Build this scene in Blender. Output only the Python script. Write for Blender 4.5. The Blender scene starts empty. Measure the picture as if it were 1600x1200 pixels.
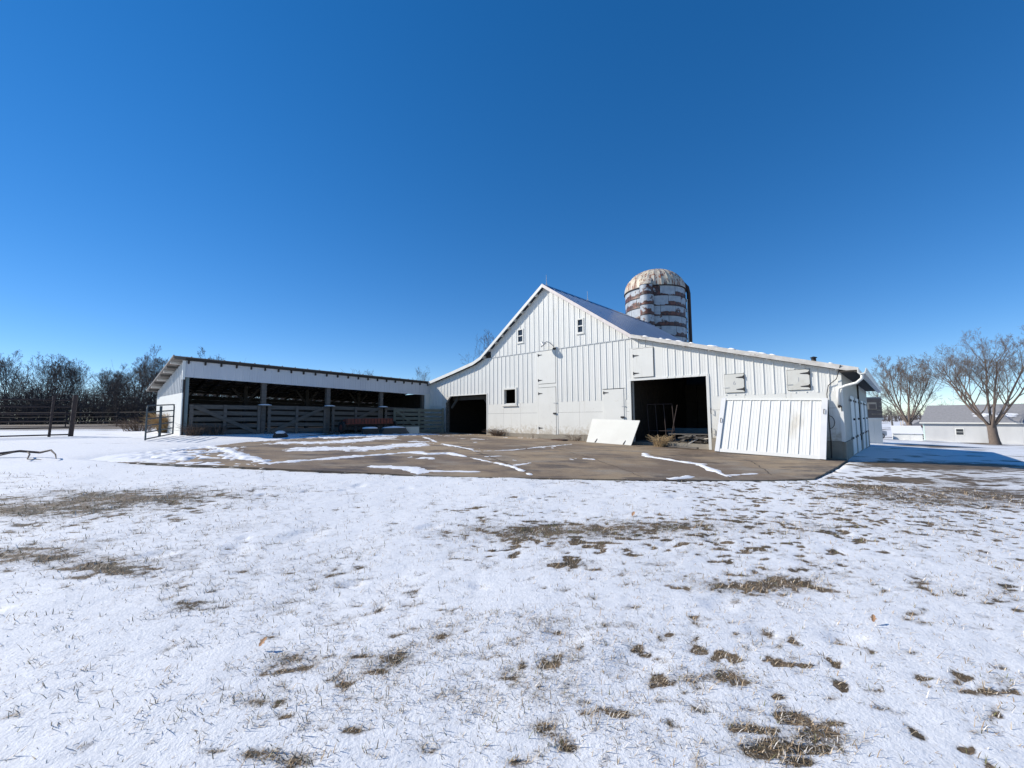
import bpy, math, random
import numpy as np
from mathutils import Vector, Matrix

random.seed(7)
rng = np.random.default_rng(11)
SC = bpy.context.scene
COL = SC.collection
R = math.radians

# ------------------------------------------------------------------ camera
CZ = 1.92                                   # eye height above datum
PITCH = math.atan(53 / 670.0)
ROLL = R(0.4)
cam = bpy.data.cameras.new('camera')
cam.sensor_width = 36.0
cam.lens = 36.0 * 670.0 / 1600.0
cam.clip_start = 0.05
cam.clip_end = 5000
camo = bpy.data.objects.new('camera', cam)
COL.objects.link(camo)
fwd = Vector((0, math.cos(PITCH), math.sin(PITCH)))
up0 = Vector((0, -math.sin(PITCH), math.cos(PITCH)))
rt0 = Vector((1, 0, 0))
upv = up0 * math.cos(ROLL) + rt0 * math.sin(ROLL)
rtv = rt0 * math.cos(ROLL) - up0 * math.sin(ROLL)
m = Matrix((rtv, upv, -fwd)).transposed().to_4x4()
m.translation = Vector((0, 0, CZ))
camo.matrix_world = m
SC.camera = camo

# ------------------------------------------------------------------ light
SUN_EL = R(33.5)
SUN_H = Vector((-0.993, 0.12))              # horizontal direction towards the sun
world = bpy.data.worlds.new('World')
SC.world = world
world.use_nodes = True
wn = world.node_tree
bgn = wn.nodes.get('Background') or wn.nodes.new('ShaderNodeBackground')
sky = wn.nodes.new('ShaderNodeTexSky')
sky.sky_type = 'NISHITA'
sky.sun_disc = False
sky.sun_elevation = SUN_EL
sky.sun_rotation = math.atan2(SUN_H.x, SUN_H.y)
sky.altitude = 3500
sky.air_density = 1.0
sky.dust_density = 0.0
sky.ozone_density = 2.0
hsv = wn.nodes.new('ShaderNodeHueSaturation')      # phone-camera saturation of the clear winter sky
hsv.inputs['Saturation'].default_value = 1.56
hsv.inputs['Hue'].default_value = 0.507
gam = wn.nodes.new('ShaderNodeGamma')
gam.inputs['Gamma'].default_value = 0.75
wn.links.new(sky.outputs['Color'], gam.inputs['Color'])
wn.links.new(gam.outputs['Color'], hsv.inputs['Color'])
wn.links.new(hsv.outputs['Color'], bgn.inputs['Color'])
bgn.inputs['Strength'].default_value = 0.15
sun = bpy.data.lights.new('sun', 'SUN')
sun.energy = 3.65
sun.angle = R(0.53)
sun.color = (1.0, 0.94, 0.84)
suno = bpy.data.objects.new('sun', sun)
COL.objects.link(suno)
sdir = Vector((SUN_H.x * math.cos(SUN_EL), SUN_H.y * math.cos(SUN_EL), math.sin(SUN_EL)))
suno.rotation_euler = (-sdir).to_track_quat('-Z', 'Y').to_euler()
suno.location = (-30, 0, 30)
SC.view_settings.view_transform = 'Standard'
SC.view_settings.look = 'None'
SC.view_settings.exposure = 0.62
SC.view_settings.gamma = 1.0
SC.view_settings.use_curve_mapping = False

# ------------------------------------------------------------------ noise helpers
def _hash(ix, iy, seed):
    h = (ix.astype(np.int64) * 374761393 + iy.astype(np.int64) * 668265263 + seed * 974634777) & 0xffffffff
    h = ((h ^ (h >> 13)) * 1274126177) & 0xffffffff
    h = (h ^ (h >> 16)) & 0xffffffff
    return h / 4294967295.0

def vnoise(x, y, seed=0):
    ix, iy = np.floor(x), np.floor(y)
    fx, fy = x - ix, y - iy
    fx = fx * fx * (3 - 2 * fx)
    fy = fy * fy * (3 - 2 * fy)
    a, b = _hash(ix, iy, seed), _hash(ix + 1, iy, seed)
    c, d = _hash(ix, iy + 1, seed), _hash(ix + 1, iy + 1, seed)
    return (a * (1 - fx) + b * fx) * (1 - fy) + (c * (1 - fx) + d * fx) * fy

def fbm(x, y, seed=0, oct=4):
    s, amp, tot = 0.0, 1.0, 0.0
    for i in range(oct):
        s = s + amp * vnoise(x * 2 ** i + 17.3 * i, y * 2 ** i - 9.1 * i, seed + i)
        tot += amp
        amp *= 0.5
    return s / tot

def spl(t, k=1.0):
    t = np.asarray(t, float)
    return k * np.logaddexp(0, t / k)

def G(x, y):
    x = np.asarray(x, float)
    y = np.asarray(y, float)
    xs = -16 + spl(x + 16, 1.5)
    xs = 60 - spl(60 - xs, 3)
    ys = 18 - spl(18 - y, 1.5)
    return (.66 - .0296 * xs + .0153 * ys - .04 * spl(9 - y, 1.0)
            - .02 * spl(np.minimum(x, 70) - 14, 2.0))

def g(x, y):
    return float(G(x, y))

# ------------------------------------------------------------------ materials
MATS = {}
def nodes_of(name):
    mt = bpy.data.materials.new(name)
    mt.use_nodes = True
    nt = mt.node_tree
    bs = nt.nodes.get('Principled BSDF')
    return mt, nt, bs

def N(nt, t, **kw):
    n = nt.nodes.new(t)
    for k, v in kw.items():
        setattr(n, k, v)
    return n

def noise(nt, co, scale, detail=4, rough=.55, mapping=None):
    n = N(nt, 'ShaderNodeTexNoise')
    n.inputs['Scale'].default_value = scale
    n.inputs['Detail'].default_value = detail
    n.inputs['Roughness'].default_value = rough
    src = co
    if mapping:
        mp = N(nt, 'ShaderNodeMapping')
        mp.inputs['Scale'].default_value = mapping
        nt.links.new(co, mp.inputs['Vector'])
        src = mp.outputs['Vector']
    nt.links.new(src, n.inputs['Vector'])
    return n.outputs['Fac']

def ramp(nt, fac, stops):
    r = N(nt, 'ShaderNodeValToRGB')
    while len(r.color_ramp.elements) > 1:
        r.color_ramp.elements.remove(r.color_ramp.elements[-1])
    for i, (p, c) in enumerate(stops):
        e = r.color_ramp.elements[0] if i == 0 else r.color_ramp.elements.new(p)
        e.position = p
        e.color = (*c, 1) if len(c) == 3 else c
    nt.links.new(fac, r.inputs['Fac'])
    return r.outputs['Color']

def mix(nt, fac, a, b, mode='MIX'):
    mx = N(nt, 'ShaderNodeMix', data_type='RGBA', blend_type=mode)
    for s, v in ((mx.inputs[0], fac), (mx.inputs[6], a), (mx.inputs[7], b)):
        if isinstance(v, (int, float)):
            s.default_value = v
        elif isinstance(v, tuple):
            s.default_value = (*v, 1)
        else:
            nt.links.new(v, s)
    return mx.outputs[2]

def bump(nt, bs, h, strength=.3, dist=.02):
    b = N(nt, 'ShaderNodeBump')
    b.inputs['Strength'].default_value = strength
    b.inputs['Distance'].default_value = dist
    nt.links.new(h, b.inputs['Height'])
    nt.links.new(b.outputs['Normal'], bs.inputs['Normal'])

def mat(name, c1, c2=None, rough=.6, scale=6, stretch=None, metal=0, bmp=.15, spot=None, spot_amt=.6, bscale=None, dist=.01):
    """two-tone noise material with optional stain colour"""
    if name in MATS:
        return MATS[name]
    mt, nt, bs = nodes_of(name)
    co = N(nt, 'ShaderNodeTexCoord').outputs['Object']
    c2 = c2 or tuple(v * .8 for v in c1)
    f1 = noise(nt, co, scale, 5, .6, stretch)
    col = ramp(nt, f1, [(.3, c1), (.7, c2)])
    if spot:
        f2 = noise(nt, co, scale * .45, 6, .7, stretch)
        col = mix(nt, ramp(nt, f2, [(spot_amt, (0, 0, 0)), (min(1, spot_amt + .12), (1, 1, 1))]), col, spot)
    nt.links.new(col, bs.inputs['Base Color'])
    bs.inputs['Roughness'].default_value = rough
    bs.inputs['Metallic'].default_value = metal
    if bmp:
        bump(nt, bs, noise(nt, co, bscale or scale * 5, 4, .6, stretch), bmp, dist)
    MATS[name] = mt
    return mt

WHITE = mat('white_paint', (.74, .735, .70), (.68, .68, .645), .5, 1.6, (1, 1, .35), spot=(.56, .53, .46), spot_amt=.60, bmp=.10)
WHITE2 = mat('white_sheet', (.71, .705, .665), (.665, .66, .62), .45, 1.1, spot=(.66, .64, .58), spot_amt=.68, bmp=.04)
BOARD = mat('white_board', (.64, .635, .585), (.58, .57, .52), .5, 1.3, spot=(.50, .47, .40), spot_amt=.60, bmp=.05)
OLDWHITE = mat('weathered_white', (.66, .64, .60), (.45, .42, .38), .7, 4, spot=(.28, .22, .17), spot_amt=.60)
GALV = mat('galvanised_siding', (.50, .51, .51), (.40, .41, .42), .45, 2.0, (1, 1, .2), metal=.25, bmp=.03)
FASC = mat('fascia_steel', (.62, .63, .65), (.54, .55, .58), .45, 1.2, (1, 1, .3), bmp=.03)
ROOFM = mat('roof_steel', (.25, .33, .46), (.20, .28, .40), .28, .8, metal=.55, bmp=.0)
OLDROOF = mat('old_roof_steel', (.26, .25, .24), (.16, .14, .13), .6, 3, metal=.3, spot=(.20, .09, .05), spot_amt=.58)
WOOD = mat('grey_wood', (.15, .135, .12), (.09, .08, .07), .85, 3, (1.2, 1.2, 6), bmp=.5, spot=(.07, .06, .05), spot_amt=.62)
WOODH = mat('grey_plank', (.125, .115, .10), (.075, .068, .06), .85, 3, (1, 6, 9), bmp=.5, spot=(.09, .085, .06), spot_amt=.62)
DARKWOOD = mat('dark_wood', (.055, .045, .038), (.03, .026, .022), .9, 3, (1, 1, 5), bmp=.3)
GREENWOOD = mat('mossy_plank', (.20, .20, .15), (.12, .115, .09), .85, 3, (1, 6, 9), bmp=.5, spot=(.07, .065, .05), spot_amt=.6)
TEALPOST = mat('treated_post', (.23, .29, .29), (.15, .19, .20), .8, 3, (2, 2, .6), bmp=.3)
CONC = mat('foundation_concrete', (.33, .29, .23), (.24, .215, .175), .9, 3, spot=(.15, .135, .115), spot_amt=.6, bmp=.5)
IRON = mat('black_iron', (.02, .02, .022), (.035, .028, .025), .55, 20, metal=.4)
PIPE = mat('rusty_pipe', (.055, .035, .03), (.03, .022, .022), .7, 14, metal=.2)
GATEM = mat('green_grey_gate', (.10, .12, .12), (.065, .075, .08), .55, 14, metal=.3, spot=(.10, .05, .03), spot_amt=.64)
REDM = mat('rusty_red', (.22, .045, .03), (.12, .04, .03), .75, 9, spot=(.07, .035, .025), spot_amt=.55)
GLASSD = mat('window_glass', (.025, .03, .035), (.04, .045, .05), .08, 3, bmp=0)
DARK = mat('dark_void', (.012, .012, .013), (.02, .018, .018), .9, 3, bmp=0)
SNOWM = mat('snow', (.82, .825, .84), (.75, .76, .775), .65, 7, bmp=.5, bscale=45, dist=.012)
BARK = mat('bark', (.19, .145, .115), (.115, .09, .075), .9, 5, (3, 3, .7), bmp=.6)
BARKD = mat('bark_far', (.12, .10, .092), (.08, .07, .066), .9, 5, bmp=0)
BARKF = mat('brush_bark', (.085, .072, .068), (.052, .046, .046), .95, 1.5, bmp=0)
RUBBER = mat('rubber', (.02, .02, .02), (.03, .03, .03), .8, 9)
CHROME = mat('rim_metal', (.4, .4, .4), (.3, .3, .3), .4, 9, metal=.7)
BROWNS = mat('brown_siding', (.17, .135, .115), (.13, .105, .09), .8, 4, (1, 1, 5))
TANP = mat('tan_panel', (.55, .45, .33), (.45, .37, .28), .7, 4)
SHINGLE = mat('grey_shingle', (.27, .27, .28), (.19, .19, .20), .85, 5, (1, 1, 3), bmp=.3)
CARW = mat('car_paint', (.55, .55, .55), (.5, .5, .5), .25, 3, bmp=0)
PAPER = mat('pale_plastic', (.62, .57, .47), (.55, .50, .41), .6, 5, bmp=.05)
GOLD = mat('dry_stalk', (.42, .29, .14), (.30, .19, .09), .9, 8, bmp=0)
DEADW = mat('dead_stem', (.17, .11, .075), (.10, .07, .05), .9, 8, bmp=0)
TAN = mat('tan_straw', (.50, .37, .21), (.36, .25, .13), .9, 8, bmp=0)
BLUET = mat('blue_trough', (.05, .11, .14), (.03, .07, .09), .6, 5)
LEAFM = mat('dead_leaf', (.46, .27, .15), (.34, .18, .09), .8, 20, bmp=.2)
MARK = mat('faded_mark', (.30, .31, .33), (.40, .40, .42), .7, 9, bmp=0)

def splash_mat():
    mt, nt, bs = nodes_of('wall_sheet')
    tc = N(nt, 'ShaderNodeTexCoord').outputs['Object']
    col = ramp(nt, noise(nt, tc, 1.1, 5, .6), [(.3, (.71, .705, .665)), (.7, (.655, .65, .61))])
    st = noise(nt, tc, 1.6, 6, .7, (3, 3, .25))
    col = mix(nt, ramp(nt, st, [(.58, (0, 0, 0)), (.72, (.55, .55, .55))]), col, (.52, .49, .42))
    sep = N(nt, 'ShaderNodeSeparateXYZ')
    nt.links.new(tc, sep.inputs[0])
    mr = N(nt, 'ShaderNodeMapRange')
    mr.inputs['From Min'].default_value = 1.10
    mr.inputs['From Max'].default_value = 1.75
    mr.inputs['To Min'].default_value = .34
    mr.inputs['To Max'].default_value = 0
    nt.links.new(sep.outputs['Z'], mr.inputs['Value'])
    ad = N(nt, 'ShaderNodeMath', operation='ADD')
    nt.links.new(mr.outputs[0], ad.inputs[0])
    nt.links.new(noise(nt, tc, 7, 6, .7), ad.inputs[1])
    col = mix(nt, ramp(nt, ad.outputs[0], [(.62, (0, 0, 0)), (.86, (.75, .75, .75))]), col, (.40, .34, .25))
    nt.links.new(col, bs.inputs['Base Color'])
    bs.inputs['Roughness'].default_value = .5
    bump(nt, bs, noise(nt, tc, 3, 3), .12, .02)
    return mt
SHEETM = splash_mat()

def silo_paint():
    mt, nt, bs = nodes_of('silo_enamel')
    tc = N(nt, 'ShaderNodeNewGeometry').outputs['Position']
    big = noise(nt, tc, 1.4, 6, .65)
    att = N(nt, 'ShaderNodeAttribute')
    att.attribute_name = 'rust'
    add = N(nt, 'ShaderNodeMath', operation='ADD')
    nt.links.new(big, add.inputs[0])
    nt.links.new(att.outputs['Fac'], add.inputs[1])
    fac = ramp(nt, add.outputs[0], [(.565, (0, 0, 0)), (.625, (1, 1, 1))])
    rust = ramp(nt, noise(nt, tc, 5, 5), [(.35, (.17, .055, .03)), (.55, (.045, .022, .018))])
    paint = ramp(nt, noise(nt, tc, 3, 5), [(.3, (.42, .45, .48)), (.7, (.27, .30, .34))])
    nt.links.new(mix(nt, fac, paint, rust), bs.inputs['Base Color'])
    bs.inputs['Roughness'].default_value = .5
    return mt
SILO = silo_paint()

def dome_mat():
    mt, nt, bs = nodes_of('silo_dome_steel')
    tc = N(nt, 'ShaderNodeNewGeometry').outputs['Position']
    st = noise(nt, tc, 2.4, 6, .7, (2.2, 2.2, .22))
    rust = ramp(nt, noise(nt, tc, 4, 5), [(.3, (.30, .12, .06)), (.7, (.10, .05, .035))])
    paint = ramp(nt, noise(nt, tc, 1.2, 5), [(.35, (.60, .53, .40)), (.65, (.42, .39, .34))])
    nt.links.new(mix(nt, ramp(nt, st, [(.50, (0, 0, 0)), (.58, (1, 1, 1))]), paint, rust), bs.inputs['Base Color'])
    bs.inputs['Roughness'].default_value = .55
    return mt
DOME = dome_mat()

def ground_mat():
    mt, nt, bs = nodes_of('snowy_turf')
    tc = N(nt, 'ShaderNodeTexCoord').outputs['Object']
    att = N(nt, 'ShaderNodeAttribute')
    att.attribute_name = 'cover'
    n1 = noise(nt, tc, 11, 6, .7)
    n2 = noise(nt, tc, 70, 4, .65)
    def madd(a, mul, addv):
        mm = N(nt, 'ShaderNodeMath', operation='MULTIPLY_ADD')
        nt.links.new(a, mm.inputs[0])
        mm.inputs[1].default_value = mul
        if isinstance(addv, float):
            mm.inputs[2].default_value = addv
        else:
            nt.links.new(addv, mm.inputs[2])
        return mm.outputs[0]
    n3 = noise(nt, tc, 28, 6, .75)
    s = madd(n1, .55, madd(n3, .60, madd(n2, .45, att.outputs['Fac'])))
    hlf = N(nt, 'ShaderNodeMath', operation='MULTIPLY')
    nt.links.new(s, hlf.inputs[0])
    hlf.inputs[1].default_value = .5
    fac = ramp(nt, hlf.outputs[0], [(.560, (0, 0, 0)), (.635, (.70, .70, .70)), (.735, (1, 1, 1))])
    turf = ramp(nt, noise(nt, tc, 3.2, 6, .7), [(.30, (.045, .036, .02)), (.45, (.12, .085, .045)), (.6, (.22, .155, .09)), (.75, (.07, .06, .028))])
    turf = mix(nt, ramp(nt, n2, [(.35, (0, 0, 0)), (.6, (1, 1, 1))]), mix(nt, .55, turf, (.03, .025, .018)), turf)
    snow = ramp(nt, noise(nt, tc, 24, 6, .7), [(.3, (.68, .69, .70)), (.55, (.79, .795, .80)), (.7, (.85, .855, .86))])
    nt.links.new(mix(nt, fac, turf, snow), bs.inputs['Base Color'])
    bs.inputs['Roughness'].default_value = .7
    bump(nt, bs, noise(nt, tc, 55, 5, .65), .55, .014)
    return mt
TURF = ground_mat()

def slab_mat():
    mt, nt, bs = nodes_of('stained_concrete')
    tc = N(nt, 'ShaderNodeTexCoord').outputs['Object']
    a = noise(nt, tc, .34, 6, .62)
    b = noise(nt, tc, .9, 6, .65, (1, 1.7, 1))
    col = mix(nt, ramp(nt, a, [(.42, (0, 0, 0)), (.56, (1, 1, 1))]), (.32, .24, .152), (.175, .128, .088))
    col = mix(nt, ramp(nt, b, [(.50, (0, 0, 0)), (.66, (.8, .8, .8))]), col, (.27, .235, .19))
    fine = noise(nt, tc, 26, 6, .75)
    damp = noise(nt, tc, .7, 7, .68, (1, 2.4, 1))
    col = mix(nt, ramp(nt, damp, [(.52, (0, 0, 0)), (.60, (.85, .85, .85))]), col, (.085, .062, .046))
    col = mix(nt, .8, col, ramp(nt, fine, [(.3, (.62, .62, .62)), (.7, (1.25, 1.22, 1.18))]), 'MULTIPLY')
    nt.links.new(col, bs.inputs['Base Color'])
    nt.links.new(ramp(nt, damp, [(.5, (.9, .9, .9)), (.7, (.5, .5, .5))]), bs.inputs['Roughness'])
    bump(nt, bs, fine, .4, .01)
    return mt
SLAB = slab_mat()

def vcol_mat(name):
    mt, nt, bs = nodes_of(name)
    att = N(nt, 'ShaderNodeAttribute')
    att.attribute_name = 'tint'
    nt.links.new(att.outputs['Color'], bs.inputs['Base Color'])
    bs.inputs['Roughness'].default_value = .8
    return mt
BLADE = vcol_mat('grass_blade')

# ------------------------------------------------------------------ mesh helpers
class MB:
    def __init__(s):
        s.v, s.f = [], []
    def add(s, vs, fs):
        o = len(s.v)
        s.v += [tuple(p) for p in vs]
        s.f += [tuple(i + o for i in f) for f in fs]
        return s
    def box(s, x0, x1, y0, y1, z0, z1):
        return s.hexa([(x0, y0, z0), (x1, y0, z0), (x1, y1, z0), (x0, y1, z0),
                       (x0, y0, z1), (x1, y0, z1), (x1, y1, z1), (x0, y1, z1)])
    def hexa(s, p):
        return s.add(p, [(0, 3, 2, 1), (4, 5, 6, 7), (0, 1, 5, 4), (1, 2, 6, 5), (2, 3, 7, 6), (3, 0, 4, 7)])
    def quad(s, a, b, c, d):
        return s.add([a, b, c, d], [(0, 1, 2, 3)])
    def bar(s, a, b, wx, wz, upv=(0, 0, 1)):
        """rectangular bar from a to b, wx wide sideways, wz along up"""
        a, b = Vector(a), Vector(b)
        d = (b - a).normalized()
        sd = d.cross(Vector(upv))
        if sd.length < 1e-4:
            sd = d.cross(Vector((0, 1, 0)))
        sd.normalize()
        uu = sd.cross(d).normalized()
        P = []
        for q in (a, b):
            P.append([q - sd * wx / 2 - uu * wz / 2, q + sd * wx / 2 - uu * wz / 2, q + sd * wx / 2 + uu * wz / 2, q - sd * wx / 2 + uu * wz / 2])
        return s.add(P[0] + P[1], [(0, 1, 2, 3), (7, 6, 5, 4), (0, 4, 5, 1), (1, 5, 6, 2), (2, 6, 7, 3), (3, 7, 4, 0)])
    def tube(s, pts, r, n=8, cap=True):
        pts = [Vector(p) for p in pts]
        rs = r if isinstance(r, (list, tuple)) else [r] * len(pts)
        o = len(s.v)
        ref = None
        for i, p in enumerate(pts):
            d = (pts[min(i + 1, len(pts) - 1)] - pts[max(i - 1, 0)]).normalized()
            if ref is None:
                ref = d.cross(Vector((0, 0, 1)))
                if ref.length < .1:
                    ref = d.cross(Vector((1, 0, 0)))
            ref = (ref - d * ref.dot(d)).normalized()
            b = d.cross(ref)
            for k in range(n):
                t = 2 * math.pi * k / n
                s.v.append(tuple(p + (ref * math.cos(t) + b * math.sin(t)) * rs[i]))
        for i in range(len(pts) - 1):
            for k in range(n):
                s.f.append((o + i * n + k, o + i * n + (k + 1) % n, o + (i + 1) * n + (k + 1) % n, o + (i + 1) * n + k))
        if cap:
            s.f.append(tuple(o + k for k in range(n))[::-1])
            s.f.append(tuple(o + (len(pts) - 1) * n + k for k in range(n)))
        return s
    def prism(s, poly, y0, y1):
        """polygon in xz extruded along y"""
        n = len(poly)
        vs = [(x, y0, z) for x, z in poly] + [(x, y1, z) for x, z in poly]
        fs = [tuple(range(n)), tuple(range(2 * n - 1, n - 1, -1))]
        for i in range(n):
            j = (i + 1) % n
            fs.append((i, i + n, j + n, j))
        return s.add(vs, fs)
    def lathe(s, prof, n=24, cx=0, cy=0):
        o = len(s.v)
        for r, z in prof:
            for k in range(n):
                t = 2 * math.pi * k / n
                s.v.append((cx + r * math.cos(t), cy + r * math.sin(t), z))
        for i in range(len(prof) - 1):
            for k in range(n):
                s.f.append((o + i * n + k, o + i * n + (k + 1) % n, o + (i + 1) * n + (k + 1) % n, o + (i + 1) * n + k))
        return s
    def mesh(s, name, smooth=False):
        me = bpy.data.meshes.new(name)
        me.from_pydata(s.v, [], s.f)
        me.update()
        if smooth:
            me.polygons.foreach_set('use_smooth', [True] * len(me.polygons))
        return me
    def build(s, name, material, parent=None, smooth=False):
        me = s.mesh(name, smooth)
        me.materials.append(material)
        return link(name, me, parent)

def link(name, me, parent=None):
    o = bpy.data.objects.new(name, me)
    COL.objects.link(o)
    if parent:
        o.parent = parent
    return o

def tag(o, label=None, cat=None, group=None, kind=None):
    if label: o['label'] = label
    if cat: o['category'] = cat
    if group: o['group'] = group
    if kind: o['kind'] = kind
    return o

def empty(name, loc=(0, 0, 0), rz=0, label=None, cat=None, group=None):
    o = bpy.data.objects.new(name, None)
    o.empty_display_size = .2
    COL.objects.link(o)
    o.location = loc
    o.rotation_euler = (0, 0, rz)
    return tag(o, label, cat, group)

def frame(o, origin, xa, za):
    xa = Vector(xa).normalized()
    za = Vector(za).normalized()
    ya = za.cross(xa).normalized()
    za = xa.cross(ya)
    mm = Matrix((xa, ya, za)).transposed().to_4x4()
    mm.translation = Vector(origin)
    o.matrix_world = mm

def np_mesh(name, V, F, material, attr=None, kind=None, smooth=True):
    """V (n,3), F (m,k) arrays"""
    me = bpy.data.meshes.new(name)
    k = F.shape[1]
    me.vertices.add(len(V))
    me.vertices.foreach_set('co', np.ascontiguousarray(V, dtype=np.float32).ravel())
    me.loops.add(F.size)
    me.loops.foreach_set('vertex_index', np.ascontiguousarray(F, dtype=np.int32).ravel())
    me.polygons.add(len(F))
    me.polygons.foreach_set('loop_start', np.arange(0, F.size, k, dtype=np.int32))
    me.polygons.foreach_set('use_smooth', np.full(len(F), smooth, dtype=bool))
    if attr:
        nm, typ, data = attr
        at = me.attributes.new(nm, typ, 'POINT')
        at.data.foreach_set('color' if typ == 'FLOAT_COLOR' else 'value', np.ascontiguousarray(data, dtype=np.float32).ravel())
    me.update(calc_edges=True)
    me.validate()
    me.materials.append(material)
    o = link(name, me)
    if kind:
        o['kind'] = kind
    return o

# ------------------------------------------------------------------ frames of the farmstead
TH = R(42)
U = Vector((math.cos(TH), -math.sin(TH), 0))      # along the barn front, to the right
W = Vector((math.sin(TH), math.cos(TH), 0))       # into the barn
O = Vector((-1.306, 23.5, 0))
def bw(x, y, z=0):
    return O + U * x + W * y + Vector((0, 0, z))

# ------------------------------------------------------------------ ground
SLABF = [(-15, 16.0), (-12.0, 12.2), (-9.6, 9.6), (-8.1, 9.16), (-6.6, 8.97), (-4.9, 8.78), (-3.5, 8.6), (-2.0, 8.42), (-.5, 8.32), (.75, 8.37), (2.5, 8.44), (3.8, 8.57), (5.2, 8.76), (6.26, 9.04), (7.87, 10.67), (10.3, 13.3)]
sfx = np.array([p[0] for p in SLABF])
sfy = np.array([p[1] for p in SLABF])
def slab_front(x):
    return np.interp(x, sfx, sfy) + .07 * (fbm(np.asarray(x) * 1.3, np.asarray(x) * 0 + 3, 5) - .5)

def slab_back(x):
    x = np.asarray(x, float)
    # line of the barn front, then of the shed front, carried a little underneath
    yb = O.y + (x - O.x) * (U.y / U.x)
    c0 = bw(-5.17, 0)
    ys = c0.y + (x - c0.x) * (W.y / W.x)
    return np.where(x > c0.x, yb, ys) + .25

PATCHES = [(-5.3, 6.4, 1.4, .45, .40), (-6.2, 5.6, 1.6, .5, .34), (-4.4, 4.05, .9, .28, .40), (-3.6, 3.85, .5, .2, .30), (.24, 5.1, 1.0, .35, .30), (1.2, 5.35, .9, .3, .36),
           (2.3, 5.6, .9, .32, .32), (1.25, 2.64, .13, .07, .65), (1.0, 2.6, .13, .05, .5), (.56, 4.2, .3, .12, .35), (1.9, 3.85, .35, .13, .4), (-.72, 2.7, .16, .08, .4),
           (-1.37, 2.69, .16, .08, .4), (2.45, 2.9, .25, .10, .30), (2.87, 2.65, .12, .06, .4), (-1.13, 2.0, .10, .04, .6), (-.95, 1.98, .10, .04, .5), (2.38, 3.95, .3, .12, .4), (3.7, 8.2, .5, .12, .4),
           (6.4, 7.3, 2.0, .9, .22), (5.5, 5.3, 2.2, 1.0, .20), (8.3, 9.45, .55, .35, .75), (6.75, 8.5, .5, .28, .7), (8.6, 8.2, 2.0, .8, .30), (10.5, 9.6, 2.2, .7, .25),
           (-13.5, 13.2, 2.2, .5, .5), (11.6, 12.3, 1.9, .8, .75), (14.2, 13.0, 2.6, .7, .5), (-10.5, 13.4, 1.5, .25, .3), (1.19, 2.11, .18, .08, .6), (1.5, 2.2, .2, .08, .5), (-3.2, 5.1, .8, .2, .2)]
def cover(x, y):
    # low-lying turf patches show where the thin snow has blown off
    c = .80 + .50 * (fbm(x * .45, y * .8, 21, 4) - .5) + .34 * (fbm(x * 2.6, y * 3.4, 31, 4) - .5)
    sm = fbm(x * 7.5, y * 10.5, 41, 3)
    reg = np.clip(fbm(x * .6, y * .8, 47, 3) * 2.4 - .55, .28, 1) * (.45 + .55 * np.clip((x + 1.5) / 2.5, 0, 1))
    c = c - 1.5 * np.clip(sm - .655, 0, 1) * 5.5 * reg
    c = c - 1.2 * np.clip(fbm(x * 5.0, y * 13, 43, 3) - .66, 0, 1) * 5.0 * reg
    c = c - .5 * np.clip(fbm(x * 16, y * 22, 45, 2) - .60, 0, 1) * 2.5
    for px, py, a, b, s in PATCHES:
        d = ((x - px) / a) ** 2 + ((y - py) / b) ** 2
        c = c - s * np.exp(-d)
    c = c - .10 * np.clip((x - 4) / 5, 0, 1) * (y < 13)
    # smooth, unbroken snow on the yard to the left
    yard = np.clip((y - 7.5 - .0 * x) / 1.5, 0, 1) * np.clip((-3.5 - x) / 2, 0, 1)
    c = c + .33 * yard * (y < 22)
    # ground past the shed and past the barn is mostly straw-coloured
    far = np.clip((y - 21) / 6, 0, 1)
    c = c - far * (.50 + .5 * (fbm(x * .07, y * .12, 51) - .5)) * (x < 12)
    rightfar = np.clip((y - 13) / 8, 0, 1) * np.clip((x - 12) / 3, 0, 1)
    band = fbm(x * .05 + y * .05, (y - x * .8) * .16, 61, 3)
    c = c + rightfar * (1.6 * (band - .52))
    return c

DENTS = [(rng.uniform(-4, 4.5), rng.uniform(2.0, 7.5), rng.uniform(0, 3.14), rng.uniform(.05, .11)) for _ in range(26)] + [(.75, 2.75, .4, .12), (-2.35, 4.9, .9, .16), (.35, 3.0, .2, .10)]
def relief(x, y, cv):
    nr = np.clip((16 - np.hypot(x, y - 3)) / 8, 0, 1)
    z = .075 * (fbm(x * .55, y * .55, 3, 3) - .5) + .012 * (fbm(x * 4, y * 4, 8, 3) - .5) + .009 * (fbm(x * 13, y * 13, 9, 3) - .5)
    z = z + .014 * np.clip(cv - .5, -.6, .3)
    for dx, dy, a, r in DENTS:
        u_ = (x - dx) * math.cos(a) + (y - dy) * math.sin(a)
        v_ = -(x - dx) * math.sin(a) + (y - dy) * math.cos(a)
        z = z - .020 * np.exp(-((u_ / (r * 1.6)) ** 2 + (v_ / r) ** 2) ** 2)
    return nr * z

def axis(lo, hi, d0, dens_lo, dens_hi, grow):
    a = list(np.arange(dens_lo, dens_hi, d0))
    st, p = d0, dens_hi
    while p < hi:
        a.append(p)
        st *= grow
        p += st
    a.append(hi)
    st, p = d0, dens_lo
    pre = []
    while p > lo:
        st *= grow
        p -= st
        pre.append(max(p, lo))
    return np.array(sorted(set(pre + a)))
gx = axis(-900, 900, .042, -6.5, 7.0, 1.055)
gy = axis(-60, 1500, .036, 1.0, 7.6, 1.03)
X, Y = np.meshgrid(gx, gy)
Z = G(X, Y)
cv = cover(X, Y)
Z = Z + relief(X, Y, cv)
inside = (X > -15) & (X < 10.3) & (Y > slab_front(X) + .02) & (Y < slab_back(X) + 8)
Z = np.where(inside, Z - .16 * np.clip((X + 10.0) / 1.8, 0, 1), Z)
far_roll = np.clip((np.hypot(X, Y) - 120) / 300, 0, 1)
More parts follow.
